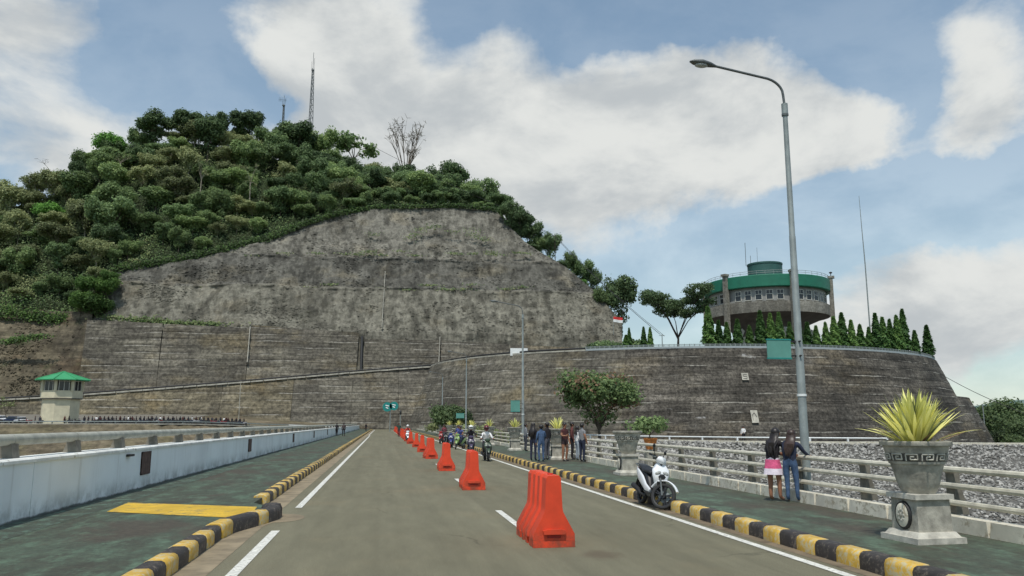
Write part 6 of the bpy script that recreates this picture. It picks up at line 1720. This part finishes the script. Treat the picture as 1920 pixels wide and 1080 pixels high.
for (x_, r_, z_) in ((-.62, .95, .12), (.72, .88, .3)):
    mb = MB(); mb.loft([((x_, 0, z_), (r_, 0, 0), (0, 0, r_)), ((x_, .08, z_), (r_, 0, 0), (0, 0, r_))], M['teal_dark'], 20); d_ = mb.build('disc', t, 40)
    mb = MB(); mb.bar((x_ - .4 * r_, -.04, z_ + .35 * r_), (x_ + .35 * r_, -.04, z_ + .15 * r_), .05, .2, M['white_flat']); mb.bar((x_ - .3 * r_, -.04, z_ - .1 * r_), (x_ + .2 * r_, -.04, z_ - .35 * r_), .05, .2, M['white_flat']); mb.build('symbol', d_)
mb = MB(); mb.tube([(0, .2, -5.0), (0, .2, .9)], .09, M['galv'], 8); mb.build('post', t)
t = thing('signal_post', 'dark small signal lamp on a thin post above the far barriers', 'signal', tuple(atY(750, 812, 150)))
mb = MB(); mb.tube([(0, 0, -1), (0, 0, 3.4)], .06, M['galv'], 6); mb.build('post', t); mb = MB(); mb.ell((0, 0, 3.7), (.22, .22, .42), M['dark'], 10, 6); mb.build('head', t, 60)

# ================================================================== CAR PARK : tower, guard rail, cars, crowd
TD = 186.0; c_ = atY(112, 778, TD); tz = shelf(c_[0], c_[1]); hs = TD / FPX
t = thing('guard_tower', 'cream octagonal guard tower with green hipped roof on the car park', 'tower', (c_[0], c_[1], tz), R(22.5 - 20))
ztw = lambda y: float(atY(112, y, TD)[2]) - tz
rb = 64 / 2 * hs * 1.02; rt = 66 / 2 * hs * 1.03
oct_ = lambda r, z: [(r * math.cos(R(45 * q)), r * math.sin(R(45 * q)), z) for q in range(8)]
mb = MB(); mb.rings([oct_(rb * .93, -.5), oct_(rb * .93, ztw(748))], M['cream_wall']); mb.build('lower_wall', t)
mb = MB(); mb.rings([oct_(rt, ztw(748) - .05), oct_(rt, ztw(745)), oct_(rt * .99, ztw(733))], M['cream_wall']); mb.build('upper_wall', t)
mb = MB(); mb.rings([oct_(rt * 1.02, ztw(748.5)), oct_(rt * 1.02, ztw(747))], M['stone_dark']); mb.build('string_course', t)
mb = MB(); mb.rings([oct_(rt * .86, ztw(734)), oct_(rt * .86, ztw(714))], M['dark']); mb.build('dark_room', t)
for q in range(8):
    mb = MB(); a = R(45 * q); mb.box((rt * .96 * math.cos(a), rt * .96 * math.sin(a), (ztw(734) + ztw(713)) / 2), (.45, .55, ztw(713) - ztw(734)), M['cream_wall'], a); mb.build('corner_post', t)
    a = R(45 * q + 22.5); rr = rt * .905; zc_ = (ztw(733) + ztw(714)) / 2; hw = ztw(714) - ztw(733)
    mb = MB(); T_ = Matrix.Rotation(a, 4, 'Z')
    for yy in (-.95, 0, .95): mb.box((rr, yy, zc_), (.10, .12, hw), M['bld_pale'])
    mb.box((rr, 0, zc_ + hw * .42), (.11, 2.3, .14), M['bld_pale']); w_ = mb.xform(T_).build('window', t)
    mb = MB()
    for yy in (-.5, .5): mb.box((rr - .03, yy, zc_), (.03, .8, hw * .9), M['glass'])
    mb.xform(T_).build('pane', w_)
re = 84 / 2 * hs * 1.06
mb = MB(); mb.rings([oct_(re, ztw(714)), oct_(re, ztw(712.5)), oct_(.15, ztw(697))], M['green_tile']); rf_ = mb.build('roof', t)
mb = MB()
for q in range(8):
    a = R(45 * q); mb.tube([(re * math.cos(a), re * math.sin(a), ztw(712)), (.1 * math.cos(a), .1 * math.sin(a), ztw(696.6))], .10, M['green_tile'], 5)
mb.build('ridge', rf_)
# guard rail along the shelf edge
g_ = thing('edge_guardrail', 'long low pale guardrail along the front edge of the car park', 'guardrail')
def edge_y(x): return 176.6 + max(0, min(40, (x + 48) * .85))
xs_ = np.arange(-150, -8, 4.0)
for a, b_ in zip(xs_[:-1], xs_[1:]):
    za, zb_ = shelf(a, edge_y(a) + .1), shelf(b_, edge_y(b_) + .1)
    mb = MB(); mb.bar((a, edge_y(a), za + .55), (b_, edge_y(b_), zb_ + .55), .16, .22, M['white_flat' if a > -26 else 'galv']); mb.bar((a, edge_y(a) - .4, za + .02), (b_, edge_y(b_) - .4, zb_ + .02), .4, .25, M['pale_cap']); mb.build('beam', g_)
    mb = MB(); mb.box((a, edge_y(a) + .2, za + .25), (.2, .2, .7), M['galv']); mb.build('post', g_)
def on_shelf(px, D_): k = az_k(px); return (k * D_, D_, shelf(k * D_, D_) + .04)
for i, (px, D_, cl, lb, yw) in enumerate([(8, 190, (40, 44, 52), 'dark car cut by the left edge of the view', 85), (22, 196, (210, 212, 214), 'white car half hidden behind the dark cars', 80), (48, 193, (28, 40, 70), 'dark blue car parked right of the other cars', 70), (62, 187, (196, 198, 202), 'pale car nose beside the dark blue car', 40)]):
    car(lb, on_shelf(px, D_), R(yw), flat(*cl, .35), 'cars parked left of the guard tower')
t = bare(61, 5.0, 2.0, M['bark'], 'small bare reddish tree left of the guard tower', on_shelf(33, 205), 6, 3, .14, .4)
# motorbikes and visitors along the edge: seen 8 to 14 pixels tall
def small_bike(mat):
    mb = MB()
    for yy in (-.62, .62): mb.tube([(-.05, yy, .28), (.05, yy, .28)], .28, M['tyre'], 12)
    mb.loft([((0, .55, .5), (.10, 0, 0), (0, .06, .12)), ((0, .30, .62), (.16, 0, 0), (0, .06, .28)), ((0, -.1, .55), (.14, 0, 0), (0, .03, .2)), ((0, -.5, .65), (.14, 0, 0), (0, .03, .18)), ((0, -.9, .76), (.05, 0, 0), (0, .02, .06))], mat, 8)
    mb.loft([((0, .0, .74), (.10, 0, 0), (0, 0, .05)), ((0, -.75, .83), (.10, 0, 0), (0, 0, .05))], M['black_plastic'], 8)
    mb.tube([(-.33, .3, 1.02), (0, .4, 1.0), (.33, .3, 1.02)], .03, M['dark'], 5); mb.loft([((0, .36, .85), (.12, 0, 0), (0, .1, 0)), ((0, .36, 1.05), (.10, 0, 0), (0, .06, 0))], mat, 8)
    for q in (-1, 1): mb.tube([(q * .2, .35, 1.02), (q * .28, .32, 1.2)], .03, M['dark'], 4)
    return mb.mesh('parked_motorbike', 40)
BK = [small_bike(flat(*c)) for c in ((34, 34, 36), (120, 34, 38), (40, 46, 62), (150, 150, 152))]
pxs_ = list(np.arange(200, 466, 9.1)) + list(np.arange(150, 178, 7)) + list(np.arange(196, 470, 6.2)) + [100, 62, 75]
for i, px in enumerate(pxs_):
    c_i = int(rg.choice([0, 0, 0, 1, 2, 3]))
    o = link('parked_motorbike', BK[c_i], None, on_shelf(px, 183 + max(0, px - 300) * .05 + rg.uniform(-.6, 1.2)), R(rg.uniform(60, 120)), ['black', 'dark red', 'dark blue', 'grey'][c_i] + ' motorbike in the tight row parked along the car park edge', 'motorbike', ['black', 'dark red', 'dark blue', 'grey'][c_i] + ' motorbikes parked along the edge')
bods = []
for i, (tp, bt_) in enumerate([(BLACKC, NAVY), (MAROON, BLACKC), (flat(60, 60, 66), BLACKC), (WHITEC, NAVY)]):
    bods.append(person('visitor', on_shelf(88, 184.2), R(rg.uniform(-180, 180)), 1.66, SKIN, tp, bt_, SHOE, HAIR, None, 'short', A1 if i % 2 else None, sub=1))
CL = ['black jacket', 'maroon top', 'dark grey top', 'white shirt']
spots = [(178 + 7.3 * q_, (0, 0, 2, 0, 1, 0, 0, 3)[(q_ * 5) % 8]) for q_ in range(40)] + [(88, 0), (97, 2), (133, 0), (142, 1), (150, 0), (205, 2), (222, 0), (243, 1), (262, 0), (281, 3), (300, 2), (322, 0), (341, 0), (358, 1), (392, 3), (396, 0), (412, 2), (428, 0), (437, 1), (438, 0), (456, 2), (470, 0)]
used = set()
for px, b_i in spots:
    loc = on_shelf(px, 182.6 + max(0, px - 300) * .12 + rg.uniform(-.5, .8)); lb = 'small distant visitor in %s standing among the motorbikes at the car park edge' % CL[b_i]
    if b_i not in used:
        used.add(b_i); o = bods[b_i]; o.location = loc; o['label'] = lb; o['group'] = 'distant visitors in %s' % CL[b_i]
    else: dup(bods[b_i], loc, rg.uniform(-3, 3), bods[b_i].scale[:], lb, 'distant visitors in %s' % CL[b_i])
# thin pole standing in the crowd
pole('thin pale pole standing in the crowd before the slope wall', 447, 715, 795, 196, 'pale_cap', False, .09)
